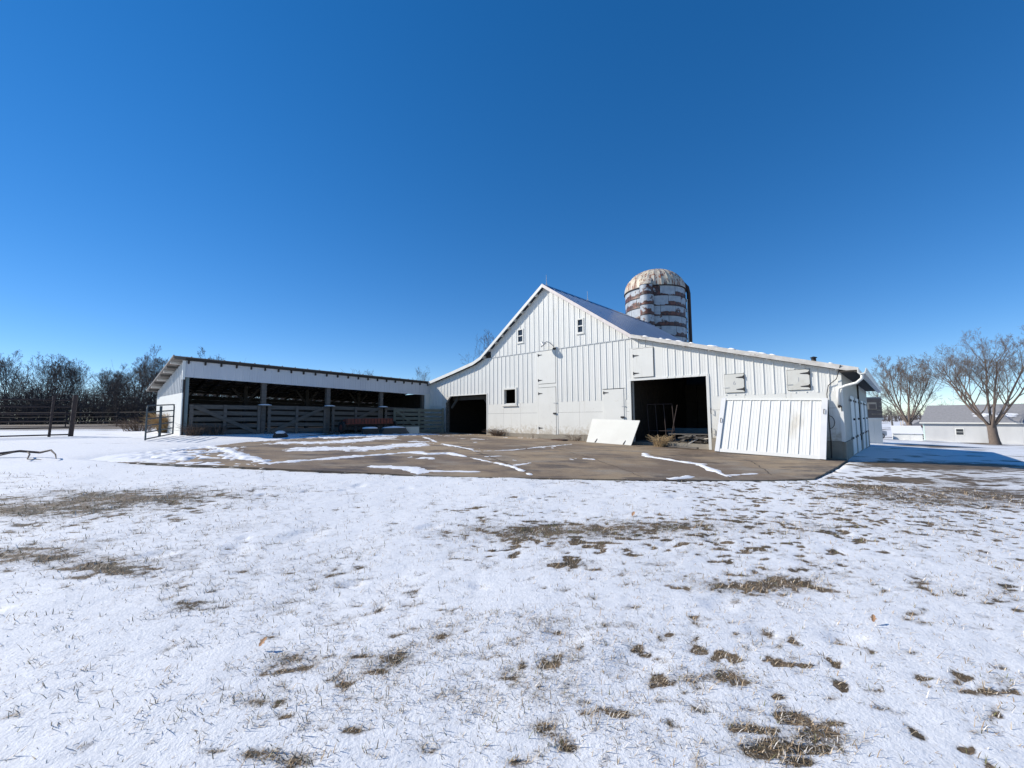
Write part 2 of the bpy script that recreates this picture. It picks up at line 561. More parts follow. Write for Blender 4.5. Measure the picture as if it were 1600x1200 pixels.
Z = Z + far_roll * 2.2 * np.clip(X / 200, 0, 1.5)
ny, nx = X.shape
idx = np.arange(nx * ny).reshape(ny, nx)
Fq = np.stack([idx[:-1, :-1], idx[:-1, 1:], idx[1:, 1:], idx[1:, :-1]], -1).reshape(-1, 4)
ground = np_mesh('ground', np.stack([X, Y, Z], -1).reshape(-1, 3), Fq, TURF, ('cover', 'FLOAT', cv.reshape(-1)), 'structure')

# ------------------------------------------------------------------ concrete apron
xs = np.linspace(-14.5, 10.2, 340)
tt = np.linspace(0, 1, 60) ** 1.3
fy, by = slab_front(xs), slab_back(xs)
by = np.maximum(by, fy + .3)
XX = np.repeat(xs[None], len(tt), 0)
YY = fy[None] + (by - fy)[None] * tt[:, None]
def slaboff(x):
    return .035 - .10 * np.clip((-7.9 - np.asarray(x, float)) / 2.0, 0, 1)
ZZ = G(XX, YY) + slaboff(XX) + .012 * (fbm(XX * .7, YY * .7, 77, 3) - .5)
top = np.stack([XX, YY, ZZ], -1)
skirt = top[:1].copy()
skirt[..., 2] -= .22
skirt[..., 1] += .004
allv = np.concatenate([skirt, top], 0)
n1, n2 = allv.shape[:2]
ii = np.arange(n1 * n2).reshape(n1, n2)
Fq = np.stack([ii[:-1, :-1], ii[:-1, 1:], ii[1:, 1:], ii[1:, :-1]], -1).reshape(-1, 4)
np_mesh('concrete_apron', allv.reshape(-1, 3), Fq, SLAB, None, 'structure', smooth=False)
def slabz(x, y):
    return G(x, y) + slaboff(x) + .012 * (fbm(np.asarray(x) * .7, np.asarray(y) * .7, 77, 3) - .5)

apron = bpy.data.objects['concrete_apron']
TAR = mat('joint_tar', (.045, .036, .03), (.07, .055, .042), .9, 9, bmp=.2)
def seam(pts, wdt, jag, seed):
    r2 = random.Random(seed)
    P = []
    for (ax, ay), (bx, by_) in zip(pts[:-1], pts[1:]):
        n = max(2, int(math.hypot(bx - ax, by_ - ay) / .22))
        for k in range(n):
            f_ = k / n
            P.append((ax + (bx - ax) * f_ + r2.uniform(-jag, jag), ay + (by_ - ay) * f_ + r2.uniform(-jag, jag)))
    P.append(pts[-1])
    mb = MB()
    for i, (x, y) in enumerate(P):
        q, p = P[min(i + 1, len(P) - 1)], P[max(i - 1, 0)]
        d = Vector((q[0] - p[0], q[1] - p[1])).normalized()
        ww = wdt * r2.uniform(.6, 1.3) / 2
        for sg in (-1, 1):
            xx, yy = x - d.y * ww * sg, y + d.x * ww * sg
            mb.v.append((xx, yy, float(slabz(xx, yy)) + .006))
    for i in range(len(P) - 1):
        a = 2 * i
        mb.f.append((a + 1, a, a + 2, a + 3))
    return mb
for k, (pts, wdt, jag) in enumerate((([(-10.0, 13.9), (-8.4, 12.36), (-6.67, 10.63), (-5.2, 9.2)], .035, .01), ([(-5.28, 9.44), (-2.74, 12.44), (2.4, 17.0)], .03, .012),
        ([(-2.6, 15.6), (-1.14, 13.06), (.3, 9.0)], .035, .012), ([(4.2, 13.9), (4.7, 10.94), (4.45, 8.9)], .03, .02), ([(-1.8, 12.24), (4.6, 11.4), (8.6, 11.7)], .022, .012),
        ([(1.2, 15.8), (2.1, 12.1), (2.6, 8.8)], .018, .04), ([(6.4, 14.6), (6.6, 12.0), (5.6, 9.4)], .02, .035), ([(-7.2, 15.0), (-4.0, 17.6), (-2.4, 19.6)], .022, .02))):
    seam(pts, wdt, jag, k).build('expansion_joint' if jag < .03 else 'crack', TAR, apron)

# snow lying on the apron: drifted ridges and wind-cut sheets
STROKES = [([(-10.08, 13.96), (-8.4, 12.36), (-6.67, 10.63), (-5.23, 9.35)], .17, .07),
           ([(-5.28, 9.44), (-4.74, 10.05), (-3.79, 11.18), (-2.74, 12.44)], .16, .03),
           ([(-2.9, 12.2), (-2.32, 11.9), (-1.8, 12.24), (-.97, 11.09), (-.29, 10.16), (.01, 9.72), (.28, 8.99), (.37, 8.7)], .10, .05),
           ([(-2.5, 15.47), (-1.3, 13.64), (-1.14, 13.06)], .11, .03), ([(-1.14, 13.06), (0.01, 13.73), (.91, 15.06), (2.26, 16.85)], .07, .03),
           ([(-4.0, 19.5), (-3.2, 17.4), (-2.9, 16.4)], .12, .02),
           ([(4.15, 13.64), (3.95, 12.67), (4.42, 11.49), (4.69, 10.94), (4.57, 9.97), (4.47, 9.04)], .10, .04), ([(4.5, 9.2), (5.35, 9.53)], .09, .02),
           ([(4.6, 11.4), (4.9, 11.0)], .08, .02), ([(-3.02, 9.33), (-2.15, 9.18), (-1.86, 8.75)], .18, .02), ([(-1.62, 8.89), (-.78, 8.92)], .09, .02),
           ([(3.17, 8.6), (3.6, 8.9)], .12, .04), ([(-.67, 11.62), (-.25, 11.92)], .08, .015), ([(.05, 10.03), (.4, 10.46)], .10, .02),
           ([(-5.9, 12.6), (-4.6, 12.9), (-3.6, 14.4), (-3.4, 15.4)], .62, .03), ([(-5.36, 18.4), (-6.15, 15.2), (-7.6, 14.3)], .55, .03),
           ([(-6.0, 20.5), (-9.5, 17.0), (-12.2, 14.4)], 1.15, .05), ([(-4.6, 22.6), (-6.4, 20.4)], .75, .03)]
hx, hy = np.arange(-12.4, 6.2, .036), np.arange(8.2, 24.5, .045)
HX, HY = np.meshgrid(hx, hy)
T = np.full(HX.shape, -.5)
wob = .75 * (fbm(HX * 1.9, HY * 1.9, 91, 4) - .5) + .95 * (fbm(HX * 6.5, HY * 7.5, 93, 4) - .5)
lowf = fbm(HX * .9, HY * .9, 191, 3)
for pts, wd, th in STROKES:
    best = np.full(HX.shape, 9.)
    for (ax, ay), (bx, by_) in zip(pts[:-1], pts[1:]):
        dx, dy = bx - ax, by_ - ay
        t = np.clip(((HX - ax) * dx + (HY - ay) * dy) / (dx * dx + dy * dy), 0, 1)
        best = np.minimum(best, np.hypot(HX - ax - t * dx, HY - ay - t * dy))
    q = .85 - best / wd + wob * 1.9 + 1.5 * (lowf - .5) * (wd < .3)
    T = np.maximum(T, np.where(q > 0, th * .7 * np.clip(q, 0, 1), q * .04))
# unbroken snow on the left of the yard
q = (-8.4 - HX - .75 * (HY - 11.2)) / 2.0 + wob * 2.2
q = np.where(HX < -10.6, np.maximum(q, .3 + wob), q)
T = np.maximum(T, np.where(q > 0, .05 * np.sqrt(np.clip(q, 0, 1)), q * .05))
q = -.62 + 1.6 * (fbm(HX * .5, HY * 1.1, 97, 4) - .5) + wob * 1.2 - .3 * np.clip((HX - 0) / 3, 0, 1) - .5 * (HX > 2.2)
T = np.maximum(T, np.where(q > 0, .02 * np.sqrt(np.clip(q, 0, 1)), q * .05))
T = np.where((HY < slab_front(HX) + .03) | (HY > slab_back(HX) - .1), -.05, T)
T = T + np.where(T > 0, .008 * (fbm(HX * 9, HY * 9, 95, 3) - .5), 0)
fade = np.clip((HY - slab_front(HX)) / .7, 0.15, 1)
T = np.where(T > 0, T * np.where(HX < -3.5, fade, 1), T)
HZ = slabz(HX, HY) + np.clip(T, -.02, .2)
keep = T > -.012
cell = keep[:-1, :-1] | keep[:-1, 1:] | keep[1:, 1:] | keep[1:, :-1]
ii = np.arange(HX.size).reshape(HX.shape)
Fq = np.stack([ii[:-1, :-1], ii[:-1, 1:], ii[1:, 1:], ii[1:, :-1]], -1)[cell]
used, inv = np.unique(Fq, return_inverse=True)
Vv = np.stack([HX, HY, HZ], -1).reshape(-1, 3)[used]
o = np_mesh('drifted_snow', Vv, inv.reshape(-1, 4), SNOWM, None, 'stuff')
tag(o, 'thin drifts and ridges of white snow lying on the brown concrete yard', 'snow')

# ------------------------------------------------------------------ ribbed sheets
def cut_intervals(z0, z1, xm, holes):
    iv = [(z0, z1)]
    for (a, b, c, d) in holes:
        if a < xm < b:
            nv = []
            for p, q in iv:
                if d <= p or c >= q:
                    nv.append((p, q))
                else:
                    if c > p: nv.append((p, c))
                    if d < q: nv.append((d, q))
            iv = nv
    return iv

def ribbed(parent, x0, x1, zlo, zhi, material, holes=(), pitch=.30, y=-.03, rib=.022, start=None, name='siding_panel', breaks=()):
    """one object per pitch-wide steel panel; zlo, zhi are functions of x"""
    x = x0 if start is None else start
    out = []
    while x < x1 - .01:
        a, b = max(x, x0), min(x + pitch, x1)
        prof = [(x, 0), (x + .010, rib), (x + .036, rib), (x + .046, 0), (x + .115, 0), (x + .121, .005), (x + .131, .005), (x + .137, 0),
                (x + .205, 0), (x + .211, .005), (x + .221, .005), (x + .227, 0), (x + pitch, 0)]
        px = [p[0] for p in prof]
        py = [p[1] for p in prof]
        cuts = sorted(set([a, b] + [q for q in px if a < q < b] + [h for H in holes for h in H[:2] if a < h < b] + [k for k in breaks if a < k < b]))
        mb, mb2, allsplit = MB(), MB(), True
        for xa, xb in zip(cuts[:-1], cuts[1:]):
            if xb - xa < 1e-5: continue
            ya, yb = y - np.interp(xa, px, py), y - np.interp(xb, px, py)
            xm = (xa + xb) / 2
            zt, zb = zhi(xm), zlo(xm)
            ivs = cut_intervals(zb, zt, xm, holes)
            allsplit = allsplit and len(ivs) > 1
            for (p, q) in ivs:
                if q - p < .01: continue
                ta, tb = (zhi(xa), zhi(xb)) if q == zt else (q, q)
                ba, bb = (zlo(xa), zlo(xb)) if p == zb else (p, p)
                (mb if p == zb else mb2).quad((xa, ya, ba), (xb, yb, bb), (xb, yb, tb), (xa, ya, ta))
        if mb2.f and not allsplit:
            mb.add(mb2.v, mb2.f)
            mb2 = MB()
        for m_ in (mb, mb2):
            if m_.f:
                out.append(m_.build(name, material, parent))
        x += pitch
    return out

def backing(mb, x0, x1, zlo, zhi, holes, ya, yb, breaks=()):
    cuts = sorted(set([x0, x1] + [h for H in holes for h in H[:2] if x0 < h < x1] + [k for k in breaks if x0 < k < x1]))
    for xa, xb in zip(cuts[:-1], cuts[1:]):
        xm = (xa + xb) / 2
        zt, zb = zhi(xm), zlo(xm)
        for (p, q) in cut_intervals(zb, zt, xm, holes):
            ta, tb = (zhi(xa), zhi(xb)) if q == zt else (q, q)
            ba, bb = (zlo(xa), zlo(xb)) if p == zb else (p, p)
            mb.hexa([(xa, ya, ba), (xb, ya, bb), (xb, yb, bb), (xa, yb, ba), (xa, ya, ta), (xb, ya, tb), (xb, yb, tb), (xa, yb, ta)])
    return mb

# ------------------------------------------------------------------ the barn
barn = empty('barn', (O.x, O.y, 0), -TH, 'large white metal-sided barn with steep gable, lean-to wings and open bays', 'barn')
RP = [(-5.45, 4.10), (-2.9, 4.63), (-.95, 5.06), (-.35, 5.30), (.15, 5.66), (4.02, 8.46), (8.62, 5.32), (15.85, 3.33)]
rpx = [p[0] for p in RP]
rpz = [p[1] for p in RP]
def roofz(x): return float(np.interp(x, rpx, rpz))
def wtop(x): return roofz(x) - .13
DEPTH = 13.6
BASE = 1.13
SEAM = 5.21
LOW = 2.67
HO_L = (-3.6, -.09, 0, 3.23)
HO_DOOR = (3.44, 4.70, 0, 5.20)
HO_D2 = (7.10, 8.20, 0, 3.15)
HO_BIG = (8.45, 11.46, 0, 3.42)
HO_RH = (8.42, 9.80, 3.40, 4.80)
HO_S1 = (12.07, 12.75, 2.70, 3.45)
HO_S2 = (13.99, 14.65, 2.70, 3.45)
HO_W = (1.17, 2.13, 2.56, 3.49)
HO_U1 = (2.20, 2.62, 5.77, 6.50)
HO_U2 = (5.86, 6.23, 5.76, 6.46)
flat = lambda v: (lambda x: v)
# structural wall behind the sheets
mb = MB()
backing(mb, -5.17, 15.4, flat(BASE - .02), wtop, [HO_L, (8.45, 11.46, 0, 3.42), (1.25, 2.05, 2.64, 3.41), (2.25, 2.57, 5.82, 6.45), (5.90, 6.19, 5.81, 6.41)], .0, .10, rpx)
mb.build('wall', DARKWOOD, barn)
# upper and lower ribbed panels
brk = rpx
ribbed(barn, .28, 8.68, lambda x: SEAM + .012, lambda x: max(SEAM + .012, wtop(x)), WHITE, [HO_U1, HO_U2], y=-.045, breaks=brk)
ribbed(barn, -5.17, 15.38, flat(LOW), lambda x: min(SEAM, wtop(x)), WHITE, [HO_L, HO_DOOR, HO_D2, HO_BIG, HO_RH, HO_S1, HO_S2, HO_W], start=-5.3, breaks=brk + [.05, .20, .28, 8.68, 8.75])
MB().box(.3, 8.66, -.058, -.028, SEAM - .022, SEAM + .018).build('seam_flashing', GALV, barn)
# flat lower sheets
def sheet(x0, x1, z0, z1, y=-.036, nm='flat_sheet', m=None):
    MB().box(x0 + .004, x1 - .004, y, -.001, z0 + .004, z1 - .004).build(nm, m or SHEETM, barn)
for a, b in ((-.09, 1.17), (1.17, 2.36), (2.36, 3.44), (4.70, 5.9), (5.9, 7.10), (8.20, 8.45), (11.46, 12.72), (12.72, 13.95), (13.95, 15.38)):
    sheet(a, b, BASE, 2.16)
    sheet(a, b, 2.16, LOW + .012, -.032)
sheet(-5.17, -3.6, BASE, LOW)
MB().box(-.094, 15.38, -.046, -.03, LOW - .01, LOW + .012).build('drip_edge', WHITE, barn) if False else None
# foundation
mb = MB()
for a, b in ((-5.17, -3.62), (-.07, 8.43), (11.48, 15.36)):
    n = max(1, int((b - a) / 1.2))
    for i in range(n):
        xa, xb = a + (b - a) * i / n, a + (b - a) * (i + 1) / n - .004
        MB().box(xa, xb, -.055, .1, .2, BASE - .004).build('foundation_block', CONC, barn)
# interior: floor, rear wall, partitions, posts
MB().box(-5.1, 15.3, .0, DEPTH, .72, .90).build('floor', CONC, barn)
mb = MB()
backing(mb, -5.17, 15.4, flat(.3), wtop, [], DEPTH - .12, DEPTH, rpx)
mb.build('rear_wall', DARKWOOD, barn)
mb = MB().box(-5.17, -5.08, .1, DEPTH - .12, .3, roofz(-5.1) - .14)
mb.build('wall', DARKWOOD, barn)
for i in range(11):
    MB().box(8.20, 8.24, .12 + i * .62, .12 + i * .62 + .60, .9, 4.9).build('plank', DARKWOOD, barn)
for i in range(9):
    MB().box(-.02, .02, .12 + i * .75, .12 + i * .75 + .72, .9, 4.8).build('plank', DARKWOOD, barn)
for i in range(12):
    MB().box(8.3 + i * .6, 8.3 + i * .6 + .58, 6.5, 6.55, .9, 3.6).build('plank', DARKWOOD, barn)
for i in range(9):
    MB().box(-5.0 + i * .56, -5.0 + i * .56 + .54, 7.0, 7.05, .9, 4.2).build('plank', DARKWOOD, barn)
for x in (-3.68, -.16):
    MB().box(x - .08, x + .08, .11, .28, .9, 3.9).build('post', WOOD, barn)
MB().box(-3.6, -.1, .5, .68, 3.0, 3.2).build('beam', WOOD, barn)
MB().bar((-3.55, .4, 2.55), (-2.95, .4, 3.15), .10, .12).build('brace', WOOD, barn)
MB().bar((-.2, .55, 2.3), (-.85, .55, 3.05), .10, .12).build('brace', WOOD, barn)
MB().prism([(-3.6, 2.86), (-3.6, 3.23), (-3.18, 3.23)], -.034, .09).build('corner_gusset', OLDWHITE, barn)
for i in range(7):
    yy = .6 + i * .9
    MB().bar((8.4, yy, wtop(8.6) - .25), (15.2, yy, wtop(15.2) - .12), .06, .16).build('rafter', WOOD, barn)
    MB().bar((-5.0, yy, wtop(-5.0) - .12), (-.2, yy, wtop(-.4) - .2), .06, .16).build('rafter', WOOD, barn)
# white jambs of the two bays
MB().box(8.36, 8.45, -.05, .24, .86, 3.42).build('jamb', WHITE2, barn)
MB().box(11.46, 11.56, -.062, .12, .66, 3.42).build('jamb', WHITE2, barn)
MB().box(8.36, 11.56, -.052, .08, 3.42, 3.50).build('lintel', WHITE, barn)
MB().box(-3.69, -3.60, -.05, .2, 1.0, 2.88).build('jamb', OLDWHITE, barn)
MB().box(-.09, -.02, -.05, .2, .98, 3.26).build('jamb', WHITE2, barn)
MB().box(-3.2, -.02, -.05, .08, 3.23, 3.28).build('lintel', WHITE, barn)
for z in (1.42, 2.13):
    mb = MB().tube([(11.6, -.07, z - .1), (11.60, -.12, z - .1), (11.60, -.12, z + .08), (11.6, -.07, z + .08)], .012, 6)
    mb.build('latch_loop', IRON, barn)
# roof planes
def roof_plane(x0, x1, name, y0=-.24, y1=DEPTH + .3, material=ROOFM, th=.05):
    cuts = [x0] + [q for q in rpx if x0 < q < x1] + [x1]
    mb = MB()
    for a, b in zip(cuts[:-1], cuts[1:]):
        mb.hexa([(a, y0, roofz(a) - th), (b, y0, roofz(b) - th), (b, y1, roofz(b) - th), (a, y1, roofz(a) - th),
                 (a, y0, roofz(a)), (b, y0, roofz(b)), (b, y1, roofz(b)), (a, y1, roofz(a))])
    rp = mb.build(name, material, barn)
    # standing ribs
    n = int((y1 - y0) / .6)
    for i in range(n + 1):
        yy = y0 + .02 + i * (y1 - y0 - .04) / n
        rb = MB()
        for a, b in zip(cuts[:-1], cuts[1:]):
            rb.hexa([(a, yy - .012, roofz(a) - .004), (b, yy - .012, roofz(b) - .004), (b, yy + .012, roofz(b) - .004), (a, yy + .012, roofz(a) - .004),
                     (a, yy - .012, roofz(a) + .018), (b, yy - .012, roofz(b) + .018), (b, yy + .012, roofz(b) + .018), (a, yy + .012, roofz(a) + .018)])
        rb.build('roof_rib', material, rp)
    return rp
roof_plane(-5.45, -.35, 'wing_roof')
roof_plane(-.35, 4.02, 'roof', y1=12.0)
rr = roof_plane(4.02, 8.62, 'roof', y1=12.0)
roof_plane(8.62, 15.85, 'wing_roof', material=OLDROOF)
MB().prism([(3.82, 8.34), (4.02, 8.50), (4.22, 8.34), (4.02, 8.46)], -.26, 12.02).build('ridge_cap', ROOFM, barn)
# front fill above the wing where the main roof is shorter
mb = MB()
backing(mb, -.3, 8.6, flat(4.6), wtop, [], 11.7, 11.8, rpx)
mb.build('rear_gable', DARKWOOD, barn)
# rake boards and lookouts
def rake(pts, name, material, y0=-.275, y1=-.242, h=.15, dz=-.0):
    for (a, b) in zip(pts[:-1], pts[1:]):
        za, zb = roofz(a) + dz, roofz(b) + dz
        MB().hexa([(a, y0, za - h), (b, y0, zb - h), (b, y1, zb - h), (a, y1, za - h), (a, y0, za + .02), (b, y0, zb + .02), (b, y1, zb + .02), (a, y1, za + .02)]).build(name, material, barn)
rake([-5.47, -2.9, -.95, -.35, .15, 2.0, 4.02], 'rake_board', WHITE)
rake([4.021, 6.3, 8.62], 'rake_board', mat('rake_pinkish', (.72, .66, .63), (.60, .53, .50), .6, 5))
rake([8.621, 11.0, 13.4, 15.87], 'rake_board', OLDWHITE, h=.13)
for i in range(9):
    x = -.2 + i * .47
    z = roofz(x)
    MB().box(x - .045, x + .045, -.24, -.0, z - .20, z - .06).build('lookout', OLDWHITE, barn)
for i in range(8):
    x = 8.9 + i * .92
    z = roofz(x)
    MB().box(x - .03, x + .03, -.24, -.0, z - .16, z - .055).build('lookout', OLDWHITE, barn)
MB().bar((-5.3, -.1, 4.04), (-5.3, -.24, 4.04), .1, .14).build('lookout', OLDWHITE, barn)
# bits of snow left on the wing roof
for i in range(13):
    x = 8.9 + random.random() * 6.4
    L = .12 + random.random() * .3
    z0 = roofz(x)
    sl = (roofz(x + L) - roofz(x)) / L
    mb = MB()
    n = 6
    prof = [(x + L * k / n, z0 + sl * L * k / n + .02 + .035 * math.sin(math.pi * k / n) ** .7) for k in range(n + 1)]
    poly = [(p[0], roofz(p[0]) + .002) for p in prof[::-1]] + prof
    mb.prism(poly[:-1] if poly[-1] == poly[0] else poly, -.28 + random.random() * .02, -.1 + random.random() * .2)
    mb.build('snow_clump', SNOWM, barn, True)
# upper windows
def window(x0, x1, z0, z1, y=-.075, bars=1, fr=.06):
    w_ = MB()
    w_.box(x0, x0 + fr, y, .02, z0, z1).box(x1 - fr, x1, y, .02, z0, z1)
    w_.box(x0 + fr, x1 - fr, y, .02, z0, z0 + fr).box(x0 + fr, x1 - fr, y, .02, z1 - fr, z1)
    o = w_.build('window', WHITE2, barn)
    MB().box(x0 - .03, x1 + .03, y - .02, -.03, z0 - .035, z0 - .001).build('sill', WHITE2, o)
    h = (z1 - z0 - 2 * fr)
    for k in range(bars + 1):
        a = z0 + fr + h * k / (bars + 1)
        b = z0 + fr + h * (k + 1) / (bars + 1)
        if k: MB().box(x0 + fr, x1 - fr, y + .012, 0.0, a - .025, a + .025).build('glazing_bar', WHITE2, o)
        MB().box(x0 + fr, x1 - fr, -.022, -.016, a + (.026 if k else .001), b - (.026 if k < bars else .001)).build('pane', GLASSD, o)
    return o
window(*HO_U1[:2], *HO_U1[2:])
window(*HO_U2[:2], *HO_U2[2:])
# small open window without glass
w_ = MB()
w_.box(1.17, 1.26, -.075, .1, 2.56, 3.49).box(2.04, 2.13, -.075, .1, 2.56, 3.49).box(1.26, 2.04, -.075, .1, 3.40, 3.49).box(1.26, 2.04, -.085, .1, 2.56, 2.65)
sw = w_.build('window', WHITE2, barn)
MB().box(1.12, 2.18, -.10, -.03, 2.52, 2.559).build('sill', OLDWHITE, sw)
tag(sw, 'small square window opening with white trim and no glass')
# doors
def hinge(parent, x, y, z, L, d=1):
    mb = MB()
    mb.prism([(x, z - .035), (x + d * .06, z - .028), (x + d * L, z - .008), (x + d * L, z + .008), (x + d * .06, z + .028), (x, z + .035)][::d], y - .012, y)
    mb.tube([(x, y - .012, z - .06), (x, y - .012, z + .06)], .016, 6)
    return mb.build('hinge', IRON, parent)
def door(x0, x1, z0, z1, y, name='door', m=SHEETM, hg=(), hl=1, handle=None, label=None):
    o = MB().box(x0, x1, y - .035, y, z0, z1).build(name, m, barn)
    if label: tag(o, label)
    for z in hg:
        hinge(o, x0 + .01 if hl > 0 else x1 - .01, y - .035, z, .24, hl)
    if handle:
        hxp, hz = handle
        MB().box(hxp - .10, hxp + .06, y - .075, y - .036, hz - .035, hz + .035).build('door_handle', IRON, o)
    return o
# framed column of the main door with the hay door above
MB().box(3.44, 3.545, -.05, -.0, 1.10, 5.19).build('door_trim', WHITE2, barn)
MB().box(4.625, 4.70, -.05, -.0, 1.13, 5.19).build('door_trim', WHITE2, barn)
MB().box(3.545, 4.625, -.045, -.0, 3.395, 3.555).build('door_trim', WHITE2, barn)
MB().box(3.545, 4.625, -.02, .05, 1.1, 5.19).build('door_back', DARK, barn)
door(3.56, 4.61, 3.575, 5.17, -.028, 'hay_door', hg=(5.0, 3.75))
door(3.56, 4.605, 1.12, 3.375, -.028, 'door', hg=(3.10, 1.42), handle=(4.56, 2.12))
MB().box(4.47, 4.68, -.075, -.051, 2.6, 2.625).build('bolt', GALV, barn)
# second door
MB().box(7.10, 7.16, -.045, -.0, 1.13, 3.13).build('door_trim', WHITE2, barn)
MB().box(8.13, 8.20, -.045, -.0, 1.13, 3.13).build('door_trim', WHITE2, barn)
MB().box(7.16, 8.13, -.02, .05, 1.1, 3.14).build('door_back', DARK, barn)
door(7.17, 8.12, 1.15, 3.115, -.028, 'door', hg=(2.98, 1.5), handle=(8.08, 1.92))
MB().box(8.03, 8.2, -.075, -.051, 2.36, 2.38).build('bolt', GALV, barn)
# right hay door in a flat surround
MB().box(8.42, 9.80, -.028, -.0, 3.505, 4.80).build('flat_sheet', WHITE2, barn)
MB().box(8.58, 9.48, -.034, -.0282, 3.53, 4.75).build('door_back', DARK, barn)
door(8.60, 9.46, 3.55, 4.73, -.036, 'hay_door', hg=(4.45, 3.72))
# two little shutters with painted figures
def digit(parent, ch, x, y, z, size):
    cu = bpy.data.curves.new('figure', 'FONT')
    cu.body = ch
    cu.size = size
    cu.extrude = .001
    t = bpy.data.objects.new('tmp', cu)
    COL.objects.link(t)
    dg = bpy.context.evaluated_depsgraph_get()
    me = bpy.data.meshes.new_from_object(t.evaluated_get(dg))
    bpy.data.objects.remove(t)
    me.materials.clear()
    me.materials.append(MARK)
    o = link('painted_figure', me, parent)
    o.rotation_euler = (R(90), 0, 0)
    o.location = (x, y, z)
for (a, b, c, d), ch in ((HO_S1, '6'), (HO_S2, '1')):
    MB().box(a, b, -.03, -.0, c, d).build('flat_sheet', WHITE2, barn)
    MB().box(a + .02, b - .01, -.036, -.0302, c + .05, d - .02).build('door_back', DARK, barn)
    o = door(a + .035, b - .025, c + .065, d - .035, -.038, 'shutter', BOARD, hg=(d - .16, c + .17), hl=-1)
    MB().box(a - .02, a + .17, -.09, -.0735, c + .235, c + .25).build('bolt', GALV, o)
    digit(o, ch, (a + b) / 2 - .04, -.0745, c + .33, .2)
# gooseneck barn lamp
lamp = empty('barn_lamp', bw(4.58, -.06, 0), -TH, 'old gooseneck lamp curving out above the tall hay door', 'lamp')
arc = [(0, 0, 5.24), (-.05, -.08, 5.38), (-.13, -.2, 5.50), (-.24, -.3, 5.55), (-.34, -.36, 5.53)]
MB().tube(arc, .022, 8).build('arm', GALV, lamp, True)
MB().box(-.10, .08, -.03, .005, 5.19, 5.27).build('mount', IRON, lamp)
cx, cy, cz = -.42, -.40, 5.47
o = MB().lathe([(.02, .10), (.06, .08), (.08, 0), (.15, -.06), (.17, -.10), (.15, -.10), (.05, -.02)], 14).build('lamp_shade', GALV, lamp, True)
o.location = (cx, cy, cz)
o.rotation_euler = (R(25), R(-30), 0)
# lightning rods
for i, y in enumerate((.1, 3.9, 8.6)):
    p = bw(4.02, y, 8.48)
    t = empty('lightning_rod', p, -TH, 'thin lightning rod on the barn ridge, %s' % ('at the front peak', 'second from the front peak', 'third and farthest back')[i], 'lightning rod', 'lightning rods on the barn ridge')
    MB().tube([(0, 0, -.04), (0, 0, .55)], [.018, .008], 6).build('rod', GALV, t)
    MB().tube([(-.1, 0, -.03), (0, 0, .12), (.1, 0, -.03)], .01, 5).build('stand', GALV, t)
t = empty('vent_stub', bw(14.7, .5, 3.66), -TH, 'short black vent stub poking through the low right wing roof', 'vent')
MB().tube([(0, 0, -.1), (0, 0, .17)], .07, 10).build('pipe', IRON, t)
MB().lathe([(.02, .21), (.10, .18), (.10, .16), (.02, .17)], 10).build('cap', IRON, t)
# right side wall, gutter, doors
mb = MB()
xw = 15.4
nr = 44
for i in range(nr):
    a, b = .0 + DEPTH * i / nr, .0 + DEPTH * (i + 1) / nr
    mb.box(xw - .04, xw + .002, a, b - .02, BASE - .02, 3.30)
    mb.box(xw - .04, xw + .02, b - .02, b, BASE - .02, 3.30)
mb.build('wall', WHITE2, barn)
for i in range(8):
    MB().box(xw - .16, xw + .03, DEPTH * i / 8, DEPTH * (i + 1) / 8 - .01, -.2, BASE - .03).build('foundation_block', CONC, barn)
for i, (a, b, z0) in enumerate(((2.5, 4.0, .55), (4.7, 6.4, .5), (8.0, 9.6, .42), (10.6, 12.0, .38))):
    o = MB().box(xw + .022, xw + .05, a, b, z0, 2.62 - .02 * i).build('door', WHITE, barn)
    for yy in (a + .12, b - .12):
        MB().box(xw + .051, xw + .07, yy - .22, yy + .22, 2.42, 2.49).build('hinge', IRON, o)
        MB().box(xw + .051, xw + .07, yy - .2, yy + .2, 1.10, 1.17).build('hinge', IRON, o)
    MB().box(xw + .051, xw + .10, (a + b) / 2 - .06, (a + b) / 2 + .06, 1.75, 1.82).build('door_handle', IRON, o)
MB().box(15.345, 15.432, -.075, .03, 2.22, 3.26).build('corner_board', WHITE, barn)
MB().box(15.345, 15.432, -.07, .03, BASE, 2.05).build('corner_board', WHITE, barn)
ez = roofz(15.85)
mb = MB()
gut = [(15.84, ez - .01), (15.84, ez - .15), (15.90, ez - .20), (16.02, ez - .18), (16.06, ez - .02), (16.04, ez - .02), (16.0, ez - .15), (15.91, ez - .17), (15.87, ez - .14), (15.87, ez - .01)]
mb.prism(gut, -.40, DEPTH + .3)
mb.build('gutter', WHITE2, barn)
MB().box(15.41, 15.86, -.34, DEPTH + .2, ez - .10, ez - .055).build('soffit', DARKWOOD, barn)
MB().tube([(15.95, -.30, ez - .17), (15.93, -.30, ez - .32), (15.80, -.26, ez - .44), (15.55, -.2, ez - .50), (15.36, -.16, ez - .58), (15.33, -.13, ez - .80), (15.33, -.12, ez - 1.10)], [.042, .042, .042, .04, .04, .04, .04], 10).build('downspout', WHITE, barn, True)
MB().tube([(15.33, -.12, ez - 1.10), (15.36, -.13, ez - 1.15)], .045, 8).build('downspout_end', IRON, barn)
